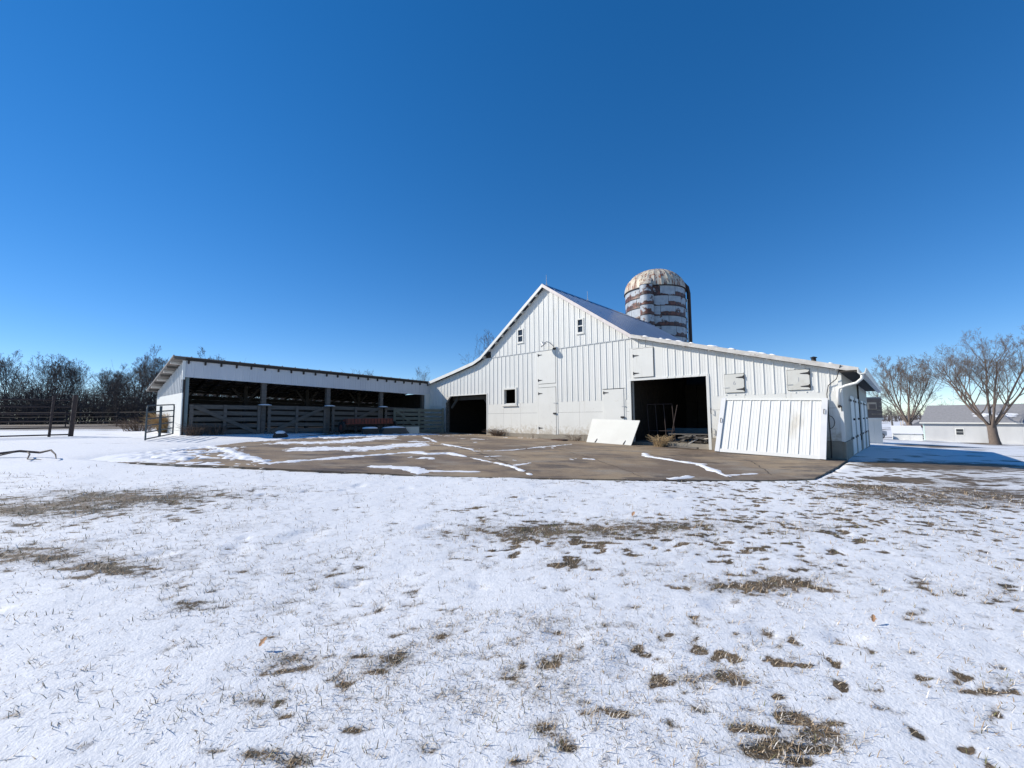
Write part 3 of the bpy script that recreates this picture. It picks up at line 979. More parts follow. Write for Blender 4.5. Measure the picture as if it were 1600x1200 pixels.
# electric cable down the corner
cab = empty('service_cable', bw(15.0, -.08, 0), -TH, 'thin black cable hanging down the right front corner, with a small loop', 'cable')
MB().tube([(.45, -.22, 3.45), (.32, -.06, 3.05), (.10, .0, 2.86), (.05, .0, 2.6), (.06, 0, 1.8), (.08, 0, 1.1), (.07, -.02, .62)], .013, 5).build('cable', IRON, cab)
MB().tube([(.07 + .13 * math.sin(t), -.01, 1.72 + .2 * math.cos(t)) for t in [k * math.pi / 6 for k in range(7)]], .009, 5).build('cable_loop', IRON, cab)

# ------------------------------------------------------------------ leaning panels
def lean(name, label, cat, bl_, br_, tl_, tr_):
    """frame with x along the bottom edge and z up the slope"""
    bl_, br_, tl_, tr_ = map(Vector, (bl_, br_, tl_, tr_))
    t = empty(name, label=label, cat=cat)
    xa = (br_ - bl_)
    za = ((tl_ + tr_) - (bl_ + br_)) / 2
    frame(t, bl_, xa, za)
    return t, xa.length, za.length
a = bw(11.95, -.95, g(*bw(11.95, -.95)[:2]) + .045)
b = bw(15.0, -.92, g(*bw(15.0, -.92)[:2]) + .04)
tl, tr = bw(11.98, -.09, 2.52), bw(15.06, -.09, 2.44)
t, Lx, Lz = lean('barn_door_panel', 'big white ribbed sliding-door panel leaning on the right front corner of the barn', 'door panel', a, b, tl, tr)
MB().box(0, Lx, .0, .06, 0, Lz).build('panel_core', WHITE2, t)
STILE_SHADE = mat('shaded_stile', (.68, .68, .68), (.62, .62, .62), .45, 3, bmp=.03)  # stile grey has side shading put into its colour; rails stay white
MB().box(-.012, .13, -.055, .065, 0, Lz + .012).build('frame_stile', STILE_SHADE, t)
MB().box(Lx - .14, Lx + .012, -.055, .065, 0, Lz + .012).build('frame_stile', STILE_SHADE, t)
MB().box(.13, Lx - .14, -.042, .063, -.005, .11).build('frame_rail', WHITE2, t)
MB().box(.13, Lx - .14, -.042, .063, Lz - .05, Lz + .01).build('frame_rail', WHITE2, t)
ribbed(t, .135, Lx - .145, flat(.112), flat(Lz - .052), WHITE, y=-.004, pitch=.285, start=.05)
for xx, zz in ((.06, 1.15), (Lx - .07, 1.55)):
    MB().tube([(xx, -.055, zz - .08), (xx, -.10, zz - .07), (xx, -.10, zz + .07), (xx, -.055, zz + .08)], .011, 6).build('pull_handle', IRON, t)
a = bw(6.72, -.80, g(*bw(6.72, -.8)[:2]) + .045)
b = bw(8.72, -.82, g(*bw(8.72, -.82)[:2]) + .04)
tl, tr = bw(6.46, -.12, 1.83), bw(8.55, -.12, 1.77)
t, Lx, Lz = lean('white_board', 'plain smooth white board leaning under the second door, left of the big open bay', 'board', a, b, tl, tr)
MB().prism([(0, 0), (2.06, 0), (2.09, Lz), (-.16 + .0, Lz)], 0, .03).build('sheet', BOARD, t)
for xx in (.42, 1.72):
    MB().prism([(xx - .03, 0.01), (xx + .03, 0.01), (xx + .05, .2), (xx + .03, .2)], -.012, -.001).build('strap', IRON, t)

# ------------------------------------------------------------------ open-fronted shed
C0 = bw(-5.17, 0)
shed = empty('open_shed', (C0.x, C0.y, 0), R(48), 'long open-fronted cattle shed with pale steel fascia and dark timber posts', 'shed')
SL = -12.55
FL = 1.27
def drop(x): return .30 * (x - SL) / 12.55
def sroof(x, y): return 4.50 - drop(x) - y * (1.16 / 6.0)
def sq(mb, x0, x1, y0, y1, dz0, dz1):
    P = []
    for dz in (dz0, dz1):
        P += [(x0, y0, sroof(x0, y0) + dz), (x1, y0, sroof(x1, y0) + dz), (x1, y1, sroof(x1, y1) + dz), (x0, y1, sroof(x0, y1) + dz)]
    return mb.hexa(P)
rf = sq(MB(), SL - .42, .05, -.16, 5.8, -.03, 0).build('roof', OLDROOF, shed)
for i in range(22):
    x = SL - .40 + i * .59
    sq(MB(), x - .02, x + .02, -.165, 5.82, .001, .03).build('roof_rib', OLDROOF, rf)
for i in range(9):
    y = -.08 + i * .68
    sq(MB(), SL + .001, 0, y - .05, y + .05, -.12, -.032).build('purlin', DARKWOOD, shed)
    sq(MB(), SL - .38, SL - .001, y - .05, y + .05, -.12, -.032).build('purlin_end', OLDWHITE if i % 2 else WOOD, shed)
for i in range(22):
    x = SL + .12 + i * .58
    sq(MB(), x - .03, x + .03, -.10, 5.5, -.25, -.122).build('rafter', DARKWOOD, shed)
ribbed(shed, SL, -.0, lambda x: 3.70 - .34 * (x - SL) / 12.55, lambda x: sroof(x, 0) - .10, FASC, y=-.02, rib=.012, pitch=.30, name='fascia_panel')
MB().bar((SL + .02, .03, 3.86), (-.02, .03, 3.52), .05, .2).build('header', DARKWOOD, shed)
for x, wd, mtl in ((SL + .08, .22, TEALPOST), (-9.5, .20, WOOD), (-6.46, .20, WOOD), (-3.38, .19, WOOD), (-.50, .17, WOOD)):
    MB().box(x - wd / 2, x + wd / 2, .05, .05 + wd, FL - .2, sroof(x, .1) - .28).build('post', mtl, shed)
for x in (-9.5, -6.46, -3.38):
    for d in (-1, 1):
        MB().bar((x, 2.7, 2.75), (x + d * .6, 2.7, 3.5), .08, .1).build('brace', DARKWOOD, shed)
    MB().box(x - .08, x + .08, 2.62, 2.78, FL - .2, sroof(x, 2.7) - .28).build('inner_post', DARKWOOD, shed)
# rear wall of horizontal boards, open slit under the roof
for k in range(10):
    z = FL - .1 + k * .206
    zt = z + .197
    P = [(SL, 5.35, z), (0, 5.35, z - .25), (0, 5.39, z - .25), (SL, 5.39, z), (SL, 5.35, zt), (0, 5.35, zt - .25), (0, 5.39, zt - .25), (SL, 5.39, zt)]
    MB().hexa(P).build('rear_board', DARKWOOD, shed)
# gable end: ribbed upper, white flat lower
e = empty('tmp_end')
COL.objects.unlink(e)
bpy.data.objects.remove(e)
mb = MB()
def endtop(y): return sroof(SL, y) - .12
ys_ = [i * .3 for i in range(19)]
for ya in ys_:
    yb_ = min(ya + .3, 5.4)
    if yb_ - ya < .02: continue
    mbp = MB()
    prof = [(ya, 0), (ya + .012, .022), (ya + .036, .022), (ya + .048, 0), (yb_, 0)]
    for (p, q) in zip(prof[:-1], prof[1:]):
        if q[0] <= p[0]: continue
        mbp.quad((SL - .03 - q[1], q[0], 3.05), (SL - .03 - p[1], p[0], 3.05), (SL - .03 - p[1], p[0], max(3.06, endtop(p[0]))), (SL - .03 - q[1], q[0], max(3.06, endtop(q[0]))))
    mbp.build('siding_panel', GALV, shed)
for k, (a, b) in enumerate(((0, 1.8), (1.8, 3.6), (3.6, 5.4))):
    MB().box(SL - .04, SL - .004, a + .003, b - .003, FL - .1, 3.05).build('flat_sheet', WHITE2, shed)
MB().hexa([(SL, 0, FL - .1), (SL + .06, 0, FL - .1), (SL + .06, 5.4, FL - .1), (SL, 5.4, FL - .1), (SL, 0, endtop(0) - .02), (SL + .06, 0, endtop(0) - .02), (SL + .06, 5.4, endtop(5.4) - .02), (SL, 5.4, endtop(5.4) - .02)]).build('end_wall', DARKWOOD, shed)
MB().box(SL - .07, SL + .02, -.07, .06, 3.6, endtop(0)).build('corner_trim', WHITE, shed)
for i in range(14):
    MB().box(-.06, -.02, .06 + i * .385, .06 + i * .385 + .365, FL - .3, 3.5).build('end_plank', DARKWOOD, shed)
MB().box(-.44, .0, -.03, .04, 1.0, 3.45).build('flat_sheet', WHITE2, shed)
# plank pens between the posts
def pen(x0, x1, label, diag, up=True):
    p = empty('plank_fence', shed.matrix_basis @ Vector(((x0 + x1) / 2, -.02, 0)), R(48), label, 'fence', 'plank fences across the shed front')
    L = (x1 - x0) / 2
    z0 = FL + .08
    for k in range(5):
        z = z0 + k * .265
        tilt = random.uniform(-.02, .02)
        MB().hexa([(-L, -.02, z + tilt), (L, -.02, z - tilt - .04), (L, .02, z - tilt - .04), (-L, .02, z + tilt),
                   (-L, -.02, z + .18 + tilt), (L, -.02, z + .17 - tilt - .04), (L, .02, z + .17 - tilt - .04), (-L, .02, z + .18 + tilt)]).build('plank', WOODH, p)
    for x in (-L + .08, -.05 * L, L - .08):
        MB().box(x - .06, x + .06, -.062, -.022, z0 - .12, z0 + 1.22).build('upright', WOOD, p)
    if diag:
        za, zb = (z0 + 1.15, z0 - .02) if up else (z0 - .02, z0 + 1.15)
        MB().bar((-L + .15, -.085, za), (L - .15, -.085, zb), .03, .15, (0, 0, 1)).build('brace', WOODH, p)
    return p
bpy.context.view_layer.update()
pen(SL + .22, -9.64, 'plank fence with falling diagonal brace beside the shed corner post', True, True)
pen(-9.36, -6.60, 'plank fence with rising diagonal brace in the second shed bay', True, False)
pen(-6.32, -3.52, 'plank fence behind the rusty red implement in the third shed bay', True, False)
pen(-3.24, -.62, 'short plank fence in the last shed bay, behind the board gate', False)
for x in (-9.5, -6.46, -3.38):
    q = empty('snow_cap', shed.matrix_basis @ Vector((x, -.12, 0)), R(48), 'little cap of snow on the fence top at the %s' % {-9.5: 'second shed post', -6.46: 'third shed post', -3.38: 'fourth shed post'}[x], 'snow cap', 'snow caps on the shed fence')
    MB().box(-.30, .28, -.11, .10, 2.55, 2.585).build('ledge_board', WOODH, q)
    mb = MB()
    mb.lathe([(.30, 2.586), (.27, 2.61), (.15, 2.635), (.01, 2.64)], 14)
    o = mb.build('snow', SNOWM, q, True)
    o.scale = (1, .38, 1)

# board gate between shed and barn
A, Bv = Vector((-6.84, 24.75, 0)), Vector((-4.05, 25.55, 0))
gt = empty('board_gate', A, math.atan2(Bv.y - A.y, Bv.x - A.x), 'weathered grey-green board gate between the shed and the left barn bay', 'gate')
L = (Bv - A).length
for k in range(6):
    z = 1.16 + k * .235
    MB().hexa([(0, -.02, z), (L, -.02, z - .04), (L, .02, z - .04), (0, .02, z), (0, -.02, z + .165), (L, -.02, z + .125), (L, .02, z + .125), (0, .02, z + .165)]).build('board', GREENWOOD, gt)
for x in (.07, L * .5, L - .08):
    MB().box(x - .07, x + .07, -.06, -.022, 1.08, 2.52).build('upright', GREENWOOD, gt)
MB().bar((.15, -.075, 2.4), (L * .5, -.075, 1.3), .03, .12).build('brace', GREENWOOD, gt)

# ------------------------------------------------------------------ things lying about
def on(x, y, dz=0): return Vector((x, y, float(slabz(x, y)) + dz))
d = empty('seed_drill', shed.matrix_basis @ Vector((-4.7, -.95, 0)) + Vector((0, 0, 1.2)), R(48), 'low rusty red farm implement with tines standing in front of the shed', 'farm implement')
MB().prism([(-1.35, .46), (1.35, .46), (1.35, .68), (1.28, .74), (-1.28, .74), (-1.35, .68)], -.18, .18).build('hopper', REDM, d)
MB().box(-1.45, 1.45, -.05, .05, .36, .44).build('toolbar', PIPE, d)
for i in range(15):
    x = -1.3 + i * .186
    MB().tube([(x, -.1, .42), (x, -.22, .28), (x, -.14, .10), (x, -.05, .02)], .014, 5).build('tine', PIPE, d)
    MB().box(x - .015, x + .015, -.195, -.181, .5, .72).build('lid_strap', PIPE, d)
for x in (-1.5, 1.5):
    o = MB().tube([(x - .05, 0, .3), (x + .05, 0, .3)], .3, 20).build('wheel', RUBBER, d)
    MB().tube([(x - .06, 0, .3), (x + .06, 0, .3)], .15, 14).build('rim', REDM, o)
p = on(-9.47, 17.6)
t = empty('stone_block', p, .5, 'dark rock with a cap of snow in front of the shed', 'rock')
mb = MB().lathe([(.02, 0), (.24, .0), (.27, .1), (.2, .22), (.02, .26)], 9)
for i, v in enumerate(mb.v):
    s = 1 + .18 * (random.random() - .5)
    mb.v[i] = (v[0] * s * 1.1, v[1] * s * .8, v[2] * s)
mb.build('rock', DARKWOOD, t)
mb = MB().lathe([(.19, .2), (.17, .27), (.08, .31), (.01, .315)], 12)
mb.build('snow', SNOWM, t, True)
t = empty('timber_pallet', on(-6.9, 20.9), R(30), 'dark wooden box with a blanket of snow beside the red implement', 'box')
for k in range(3):
    MB().box(-.35, .35, -.25, .25, .02 + k * .09, .10 + k * .09).build('board', DARKWOOD, t)
mb = MB().lathe([(.42, .286), (.40, .33), (.25, .36), (.01, .365)], 14)
o = mb.build('snow', SNOWM, t, True)
o.scale = (.86, .62, 1)
t = empty('plank_stack', on(-6.1, 22.2), R(40), 'stack of grey planks dusted with snow beside the white container', 'planks')
for k in range(4):
    MB().box(-.75 + k * .04, .75 - k * .06, -.22, .2, k * .075, k * .075 + .065).build('plank', WOODH, t)
mb = MB().lathe([(.7, .302), (.6, .34), (.3, .37), (.01, .4)], 14)
o = mb.build('snow', SNOWM, t, True)
o.scale = (.92, .26, 1)
t = empty('plastic_container', on(-5.35, 23.0), R(20), 'pale off-white plastic container lying by the board gate', 'container')
MB().prism([(-.34, 0), (.34, 0), (.36, .05), (.35, .33), (-.35, .33), (-.36, .05)], -.16, .16).build('body', PAPER, t)
MB().box(-.37, .37, -.18, .18, .331, .36).build('lid', PAPER, t)
MB().tube([(-.52 + .16 * math.cos(k * .5), -.1, .17 + .16 * math.sin(k * .5)) for k in range(13)], .022, 6).build('hose', IRON, t)
# inside the big bay
t = empty('leaning_gate', bw(8.75, .55, .90), -TH + R(8), 'thin leaning pipe gate frame just inside the big open bay', 'gate frame')
for i in range(4):
    x = .1 + i * .34
    MB().tube([(x + .12, -.15, 0), (x - .05, .2, 1.55)], .016, 6).build('bar', PIPE, t)
for z in (.45, 1.55):
    f_ = z / 1.55
    MB().tube([(.22 - .17 * f_, -.15 + .35 * f_, z), (1.24 - .17 * f_, -.15 + .35 * f_, z)], .016, 6).build('rail', PIPE, t)
MB().tube([(1.05, -.2, 0), (1.3, .1, 1.5)], .018, 6).build('prop', PIPE, t)
t = empty('feed_trough', bw(10.0, 2.6, .90), -TH, 'blue-green feed trough in the dim big bay', 'trough')
MB().prism([(-.9, 0), (1.3, 0), (1.4, .5), (1.34, .5), (1.24, .06), (-.84, .06), (-.94, .5), (-1.0, .5)], -.45, .45).build('body', BLUET, t)
MB().box(-.95, 1.35, -.47, -.452, .3, .52).build('side', BLUET, t)
MB().box(-.95, 1.35, .452, .47, .3, .52).build('side', BLUET, t)
pile = empty('scrap_pile', bw(10.75, .35, .90), -TH, 'heap of broken boards and scrap at the right of the big bay', 'scrap heap')
for i in range(46):
    a = Vector((random.uniform(-.75, .62), random.uniform(-.25, .5), .03 + random.random() * .28))
    dv = Vector((random.uniform(-1, 1), random.uniform(-.5, .5), random.uniform(-.25, .25))).normalized() * random.uniform(.08, .28)
    MB().bar(a - dv, a + dv, random.uniform(.03, .09), random.uniform(.015, .05)).build('scrap_board', random.choice([DARKWOOD, WOOD, WOODH, OLDWHITE, DARKWOOD]), pile)
MB().box(-.85, .66, -.2, -.05, .33, .37).build('top_plank', WOODH, pile)
pl = empty('fallen_plank', on(*bw(10.55, -.42)[:2], .02), -TH - R(18), 'single plank lying on the concrete before the scrap heap', 'plank')
MB().hexa([(-.75, -.06, 0), (.75, -.06, 0), (.75, .06, 0), (-.75, .06, 0), (-.75, -.06, .045), (.75, -.055, .05), (.75, .06, .045), (-.75, .055, .05)]).build('board', WOOD, pl)
mt_ = empty('door_mat', on(*bw(5.35, -.85)[:2], .0), -TH, 'flattened dark brown mat on the concrete before the white sheets', 'mat')
mb = MB()
mb.prism([(-.34, 0), (.34, 0), (.3, .05), (.12, .08), (-.2, .07), (-.33, .03)], -.22, .22)
mb.build('mat_sheet', mat('rusty_mat', (.10, .055, .04), (.06, .04, .03), .9, 9), mt_)

# ------------------------------------------------------------------ dead weeds
def weed(name, loc, label, n, h, spread, m_, group=None, cat='weeds', droop=.3):
    mb = MB()
    for i in range(n):
        an = random.random() * 6.283
        r0 = random.random() * spread * .45
        b0 = Vector((r0 * math.cos(an), r0 * math.sin(an), -.02))
        l = h * random.uniform(.45, 1)
        out = spread * random.uniform(.2, 1)
        an2 = an + random.uniform(-.7, .7)
        mid = b0 + Vector((math.cos(an2) * out * .35, math.sin(an2) * out * .35, l * .65))
        tip = b0 + Vector((math.cos(an2) * out, math.sin(an2) * out, l * (1 - droop * random.random())))
        mb.tube([b0, mid, tip], [.008, .006, .003], 3, False)
        if random.random() < .6:
            q = mid + Vector((random.uniform(-.3, .3) * spread, random.uniform(-.3, .3) * spread, random.uniform(0, .35) * h))
            mb.tube([mid, q], [.005, .002], 3, False)
    o = mb.build(name, m_)
    o.location = loc
    return tag(o, label, cat, group)
weed('straw_tuft', on(*bw(9.75, -.35)[:2]), 'spiky tuft of tan straw at the sill of the big bay', 130, .55, .5, TAN)
weed('weed_clump', on(*bw(1.0, -.25)[:2]), 'wide brown weed clump at the wall below the small open window', 130, .50, .85, DEADW)
weed('weed_clump', on(*bw(5.75, -.25)[:2]), 'sparse dry weeds at the wall just left of the leaning white board', 30, .4, .5, DEADW)
weed('dry_weed', on(*bw(3.35, -.25)[:2]), 'single dry weed stem standing at the left foot of the main door', 5, .3, .08, DEADW)
sv = shed.matrix_basis
for k, (x, y, n) in enumerate(((SL + .35, -.45, 110), (SL + 1.1, -.4, 90))):
    p = sv @ Vector((x, y, 0))
    weed('weed_clump', (p.x, p.y, g(p.x, p.y)), ('tangled dead weeds at the foot of the shed corner post', 'tangled dead weeds under the first plank fence')[k], n, .6, .6, DEADW)
p = sv @ Vector((SL - 1.0, 3.0, 0))
for k in range(1):
    weed('tall_grass', (-15.6, 19.6, g(-15.6, 19.6)), 'stand of tall golden dry grass behind the metal gate', 750, 1.0, .85, GOLD, cat='grass', droop=.15)
weed('weed_clump', (-18.6, 21.4, g(-18.6, 21.4)), 'pale dead brush left of the tall golden grass', 160, .8, 1.2, DEADW)

# ------------------------------------------------------------------ metal gate and pipe fences
ga, gb = Vector((-12.25, 14.4, 0)), Vector((-13.35, 16.95, 0))
gd = (gb - ga)
mg = empty('tube_gate', (ga.x, ga.y, g(ga.x, ga.y)), math.atan2(gd.y, gd.x), 'grey-green tubular farm gate standing open at the shed corner', 'gate')
L = gd.length
H1, H2 = 1.18, 1.22
MB().tube([(0, 0, .02), (0.02, 0, H1 - .1), (.08, 0, H1)], .026, 8).build('end_tube', GATEM, mg)
MB().tube([(L, 0, .14), (L - .0, 0, H2), (L - .06, 0, H2 + .08)], .026, 8).build('end_tube', GATEM, mg)
for k in range(6):
    f_ = k / 5
    MB().tube([(0.02, 0, .06 + (H1 - .06) * f_), (L, 0, .16 + (H2 + .08 - .16) * f_)], .022, 8).build('rail', GATEM, mg)
MB().box(L * .46, L * .46 + .09, -.03, .03, .1, H1 + .02).build('brace', GATEM, mg)
def pipe_fence(name, label, pts, h, rails, r, posts, lean=0.0, group=None):
    p0 = pts[0]
    t = empty(name, (p0[0], p0[1], g(*p0)), 0, label, 'fence', group)
    zz = g(*p0)
    for (a, b) in zip(pts[:-1], pts[1:]):
        for k in range(rails):
            f_ = .05 + .93 * k / (rails - 1)
            MB().tube([(a[0] - p0[0], a[1] - p0[1], g(*a) - zz + h * f_), (b[0] - p0[0], b[1] - p0[1], g(*b) - zz + h * f_)], r, 6).build('rail', PIPE, t)
    for q in posts:
        bx = Vector((q[0] - p0[0], q[1] - p0[1], g(*q[:2]) - zz))
        MB().tube([bx + Vector((0, 0, -.2)), bx + Vector((lean, 0, h * 1.08 if len(q) < 3 else h * q[2]))], r * (2.6 if len(q) > 2 else 1.4), 8).build('post', PIPE, t)
    return t
e0 = Vector((-16.5, 16.1))
e1 = e0 + Vector((-.669, -.743)) * 3.4
em = e0 + Vector((-.669, -.743)) * .55
pipe_fence('pipe_fence', 'tall dark pipe fence with a stout leaning end post, left edge', [tuple(e0), tuple(e1)], 1.38, 6, .028, [(e0.x, e0.y, 1.12), tuple(em), tuple(e1)], lean=.09)
pipe_fence('pipe_fence', 'low far pipe fence running before the tree line', [(-62, 38), (-44, 36), (-34, 37), (-27, 36.5)], 1.25, 4, .03, [(-62, 38), (-53, 37), (-48.5, 36.5), (-44, 36), (-38, 36.6), (-34, 37), (-30, 36.8), (-27, 36.5)])

# ------------------------------------------------------------------ silo
sc_ = Vector((11.93, 35.0, 0))
silo = empty('silo', (sc_.x, sc_.y, 0), 0, 'tall round silo with rust-streaked panels and a domed cap behind the barn', 'silo')
SR = 2.38
RIM = 12.15
tocam = math.atan2(-sc_.y, -sc_.x)
RH = .80
NP = 12
pm = []
for var in range(4):
    mb = MB()
    n = 5
    da = 2 * math.pi / NP
    rows = [0, .08, .18, .35, .6, RH - .012]
    rust = []
    for z in rows:
        for k in range(n + 1):
            t = -da / 2 + .006 + (da - .012) * k / n
            rr_ = SR + (.015 if z == 0 else 0)
            mb.v.append((rr_ * math.cos(t), rr_ * math.sin(t), z))
            rust.append({0: .50, .08: .42, .18: .25, .35: .05}.get(z, .0) + (.12 if var == 1 and k > 3 else 0) + (.2 if var == 2 and z < .3 else 0) - (.3 if var == 3 else 0))
    for i in range(len(rows) - 1):
        for k in range(n):
            a = i * (n + 1) + k
            mb.f.append((a, a + 1, a + n + 2, a + n + 1))
    me = mb.mesh('panel', True)
    at = me.attributes.new('rust', 'FLOAT', 'POINT')
    at.data.foreach_set('value', rust)
    me.materials.append(SILO)
    pm.append(me)
for ring in range(8):
    z = RIM - RH * (ring + 1)
    for k in range(NP):
        o = link('panel', pm[random.randrange(4)], silo)
        o.location = (0, 0, z)
        o.rotation_euler = (0, 0, 2 * math.pi * (k + .5 * (ring % 2)) / NP + .1)
    mb = MB()
    mb.lathe([(SR - .02, z - .03), (SR + .035, z - .025), (SR + .035, z + .02), (SR - .02, z + .03)], 48)
    mb.build('hoop', PIPE, silo)
MB().lathe([(SR - .03, 0), (SR - .03, RIM)], 48).build('inner_shell', DARKWOOD, silo)
# dome of gores
NG = 28
HD = 1.95
da = 2 * math.pi / NG
mb = MB()
rows = 9
for i in range(rows + 1):
    ph = math.pi / 2 * i / rows
    r_, z_ = (SR + .06) * math.cos(ph) + .02, HD * math.sin(ph)
    for k, (t, bulge) in enumerate(((-da / 2, 0.0), (-da / 3, -.035), (0, -.045), (da / 3, -.035), (da / 2, 0.0))):
        mb.v.append(((r_ + bulge) * math.cos(t), (r_ + bulge) * math.sin(t), z_))
for i in range(rows):
    for k in range(4):
        a = i * 5 + k
        mb.f.append((a, a + 1, a + 6, a + 5))
gm = mb.mesh('dome_gore', True)
gm.materials.append(DOME)
for k in range(NG):
    o = link('dome_gore', gm, silo)
    o.location = (0, 0, RIM)
    o.rotation_euler = (0, 0, da * k)
MB().lathe([(.25, RIM + HD - .02), (.22, RIM + HD + .05), (.01, RIM + HD + .08)], 14).build('dome_cap', DOME, silo)
MB().lathe([(SR + .02, RIM - .05), (SR + .09, RIM - .03), (SR + .09, RIM + .03), (SR + .02, RIM + .03)], 48).build('rim_band', PIPE, silo)
# chute on the side towards the yard, with hood
ca = tocam - R(14)
cc = Vector((math.cos(ca), math.sin(ca), 0)) * (SR + .08)
ctop = RIM + .05
cm = MB()
n = 12
rows = [0, .12, .3, RH - .015]
rust = []
for z in rows:
    for k in range(n + 1):
        t = ca - math.pi * .56 + math.pi * 1.12 * k / n
        cm.v.append((.52 * math.cos(t), .52 * math.sin(t), z))
        rust.append({0: .40, .12: .30, .3: .05}.get(z, 0))
for i in range(len(rows) - 1):
    for k in range(n):
        a = i * (n + 1) + k
        cm.f.append((a, a + 1, a + n + 2, a + n + 1))
cme = cm.mesh('chute_section', True)
cme.attributes.new('rust', 'FLOAT', 'POINT').data.foreach_set('value', rust)
cme.materials.append(SILO)
for ring in range(8):
    o = link('chute_section', cme, silo)
    o.location = cc + Vector((0, 0, ctop - RH * (ring + 1)))
    mb = MB().lathe([(.50, -.02), (.545, -.02), (.545, .025), (.50, .025)], 20)
    o2 = mb.build('chute_hoop', PIPE, silo)
    o2.location = o.location
# hood sloping from chute up into the dome
sd = Vector((-math.sin(ca), math.cos(ca), 0))
od = Vector((math.cos(ca), math.sin(ca), 0))
b0 = cc + Vector((0, 0, ctop))
mb = MB()
P = []
for k in range(9):
    t = ca - math.pi * .5 + math.pi * k / 8
    P.append(b0 + Vector((math.cos(t), math.sin(t), 0)) * .56)
apex = od * (SR - .75) + Vector((0, 0, RIM + 1.25))
ap2 = [apex + sd * .35, apex - sd * .35]
mb.add([tuple(p) for p in P] + [tuple(ap2[1]), tuple(ap2[0])], [(i, i + 1, 9 if i < 4 else 10) for i in range(8)] + [(4, 10, 9)])
mb.build('chute_hood', DOME, silo)
# filler pipe down the right side
pa = tocam + R(86)
pv = Vector((math.cos(pa), math.sin(pa), 0)) * (SR + .22)
MB().tube([pv + Vector((0, 0, 0)), pv + Vector((0, 0, RIM - .3)), pv * .97 + Vector((0, 0, RIM + .2)), pv * .8 + Vector((0, 0, RIM + .75))], .15, 10).build('filler_pipe', PIPE, silo)
pv2 = Vector((math.cos(pa - .10), math.sin(pa - .10), 0)) * (SR + .10)
MB().tube([pv2, pv2 + Vector((0, 0, RIM - .8))], .04, 6).build('conduit', GALV, silo)
for k in range(9):
    MB().box(-.06, .06, -.06, .06, 0, .08).build('bracket', PIPE, silo).location = pv * .93 + Vector((0, 0, 4.4 + k * .85))

# ------------------------------------------------------------------ bare trees
def tree_segments(seed, height, trunk_r, trunk_frac, limbs, spread, levels, kids, up=.25, wander=.22, shrink=.62, limb=.8):
    rnd = random.Random(seed)
    segs = []
    def branch(p, d, length, r, lev):
        n = 5 if lev < 2 else (4 if lev < levels else 3)
        pts = [p]
        dd = d.copy()
        for i in range(n):
            dd = (dd + Vector((rnd.uniform(-1, 1), rnd.uniform(-1, 1), rnd.uniform(-.6, 1))) * wander * (.6 if lev == 0 else 1) + Vector((0, 0, up * (.4 if lev > 2 else 1) * .3))).normalized()
            p2 = pts[-1] + dd * (length / n)
            r0 = r * (1 - .62 * i / n)
            r1 = r * (1 - .62 * (i + 1) / n)
            segs.append((pts[-1], p2, r0, r1))
            pts.append(p2)
        if lev >= levels:
            return
        kn = kids[min(lev, len(kids) - 1)]
        for k in range(kn):
            f_ = .28 + .72 * (k + rnd.random()) / kn
            i = min(int(f_ * n), n - 1)
            q = pts[i].lerp(pts[i + 1], f_ * n - i if f_ * n - i <= 1 else 1)
            base = (pts[i + 1] - pts[i]).normalized()
            ax = base.cross(Vector((rnd.uniform(-1, 1), rnd.uniform(-1, 1), rnd.uniform(-1, 1))))
            if ax.length < .05: continue
            ax.normalize()
            nd = (Matrix.Rotation(rnd.uniform(.45, .95), 3, ax) @ base).normalized()
            nd = (nd + Vector((0, 0, up * .5))).normalized()
            branch(q, nd, length * shrink * rnd.uniform(.7, 1.15) * (1.15 - .45 * f_), max(r * (1 - .6 * f_) * .56, .005), lev + 1)
    th = height * trunk_frac
    tp = Vector((0, 0, -.3))
    tt_ = Vector((rnd.uniform(-.03, .03) * height, rnd.uniform(-.03, .03) * height, th))
    mid = tp.lerp(tt_, .5)
    segs.append((tp, Vector((0, 0, .25)), trunk_r * 1.35, trunk_r * 1.06))
    segs.append((Vector((0, 0, .25)), mid, trunk_r * 1.06, trunk_r * .93))
    segs.append((mid, tt_, trunk_r * .93, trunk_r * .85))
    for k in range(limbs):
        an = 2 * math.pi * (k + rnd.uniform(-.3, .3)) / limbs
        sp_ = spread * (rnd.uniform(.55, 1.1) if k else .15)
        d = Vector((math.cos(an) * sp_, math.sin(an) * sp_, 1)).normalized()
        branch(tt_ - Vector((0, 0, rnd.random() * th * .3)), d, height * (1 - trunk_frac) * rnd.uniform(.62, .85), trunk_r * rnd.uniform(.45, .68) * limb, 0)
    return segs

def seg_mesh(name, segs, material, minr=0.0, thick_n=7):
    V, F = [], []
    for a, b, r0, r1 in segs:
        n = thick_n if r0 > .08 else (4 if r0 > .025 else 3)
        r0, r1 = max(r0, minr), max(r1, minr * .8)
        d = (b - a)
        if d.length < 1e-5: continue
        d.normalize()
        s = d.cross(Vector((0, 0, 1)) if abs(d.z) < .9 else Vector((1, 0, 0))).normalized()
        t = d.cross(s)
        o_ = len(V)
        for q, r in ((a - d * r0 * .3, r0), (b + d * r1 * .3, r1)):
            for k in range(n):
                w_ = 2 * math.pi * k / n
                V.append(tuple(q + (s * math.cos(w_) + t * math.sin(w_)) * r))
        for k in range(n):
            F.append((o_ + k, o_ + (k + 1) % n, o_ + n + (k + 1) % n, o_ + n + k))
    me = bpy.data.meshes.new(name)
    me.from_pydata(V, [], F)
    me.polygons.foreach_set('use_smooth', [True] * len(F))
    me.materials.append(material)
    return me

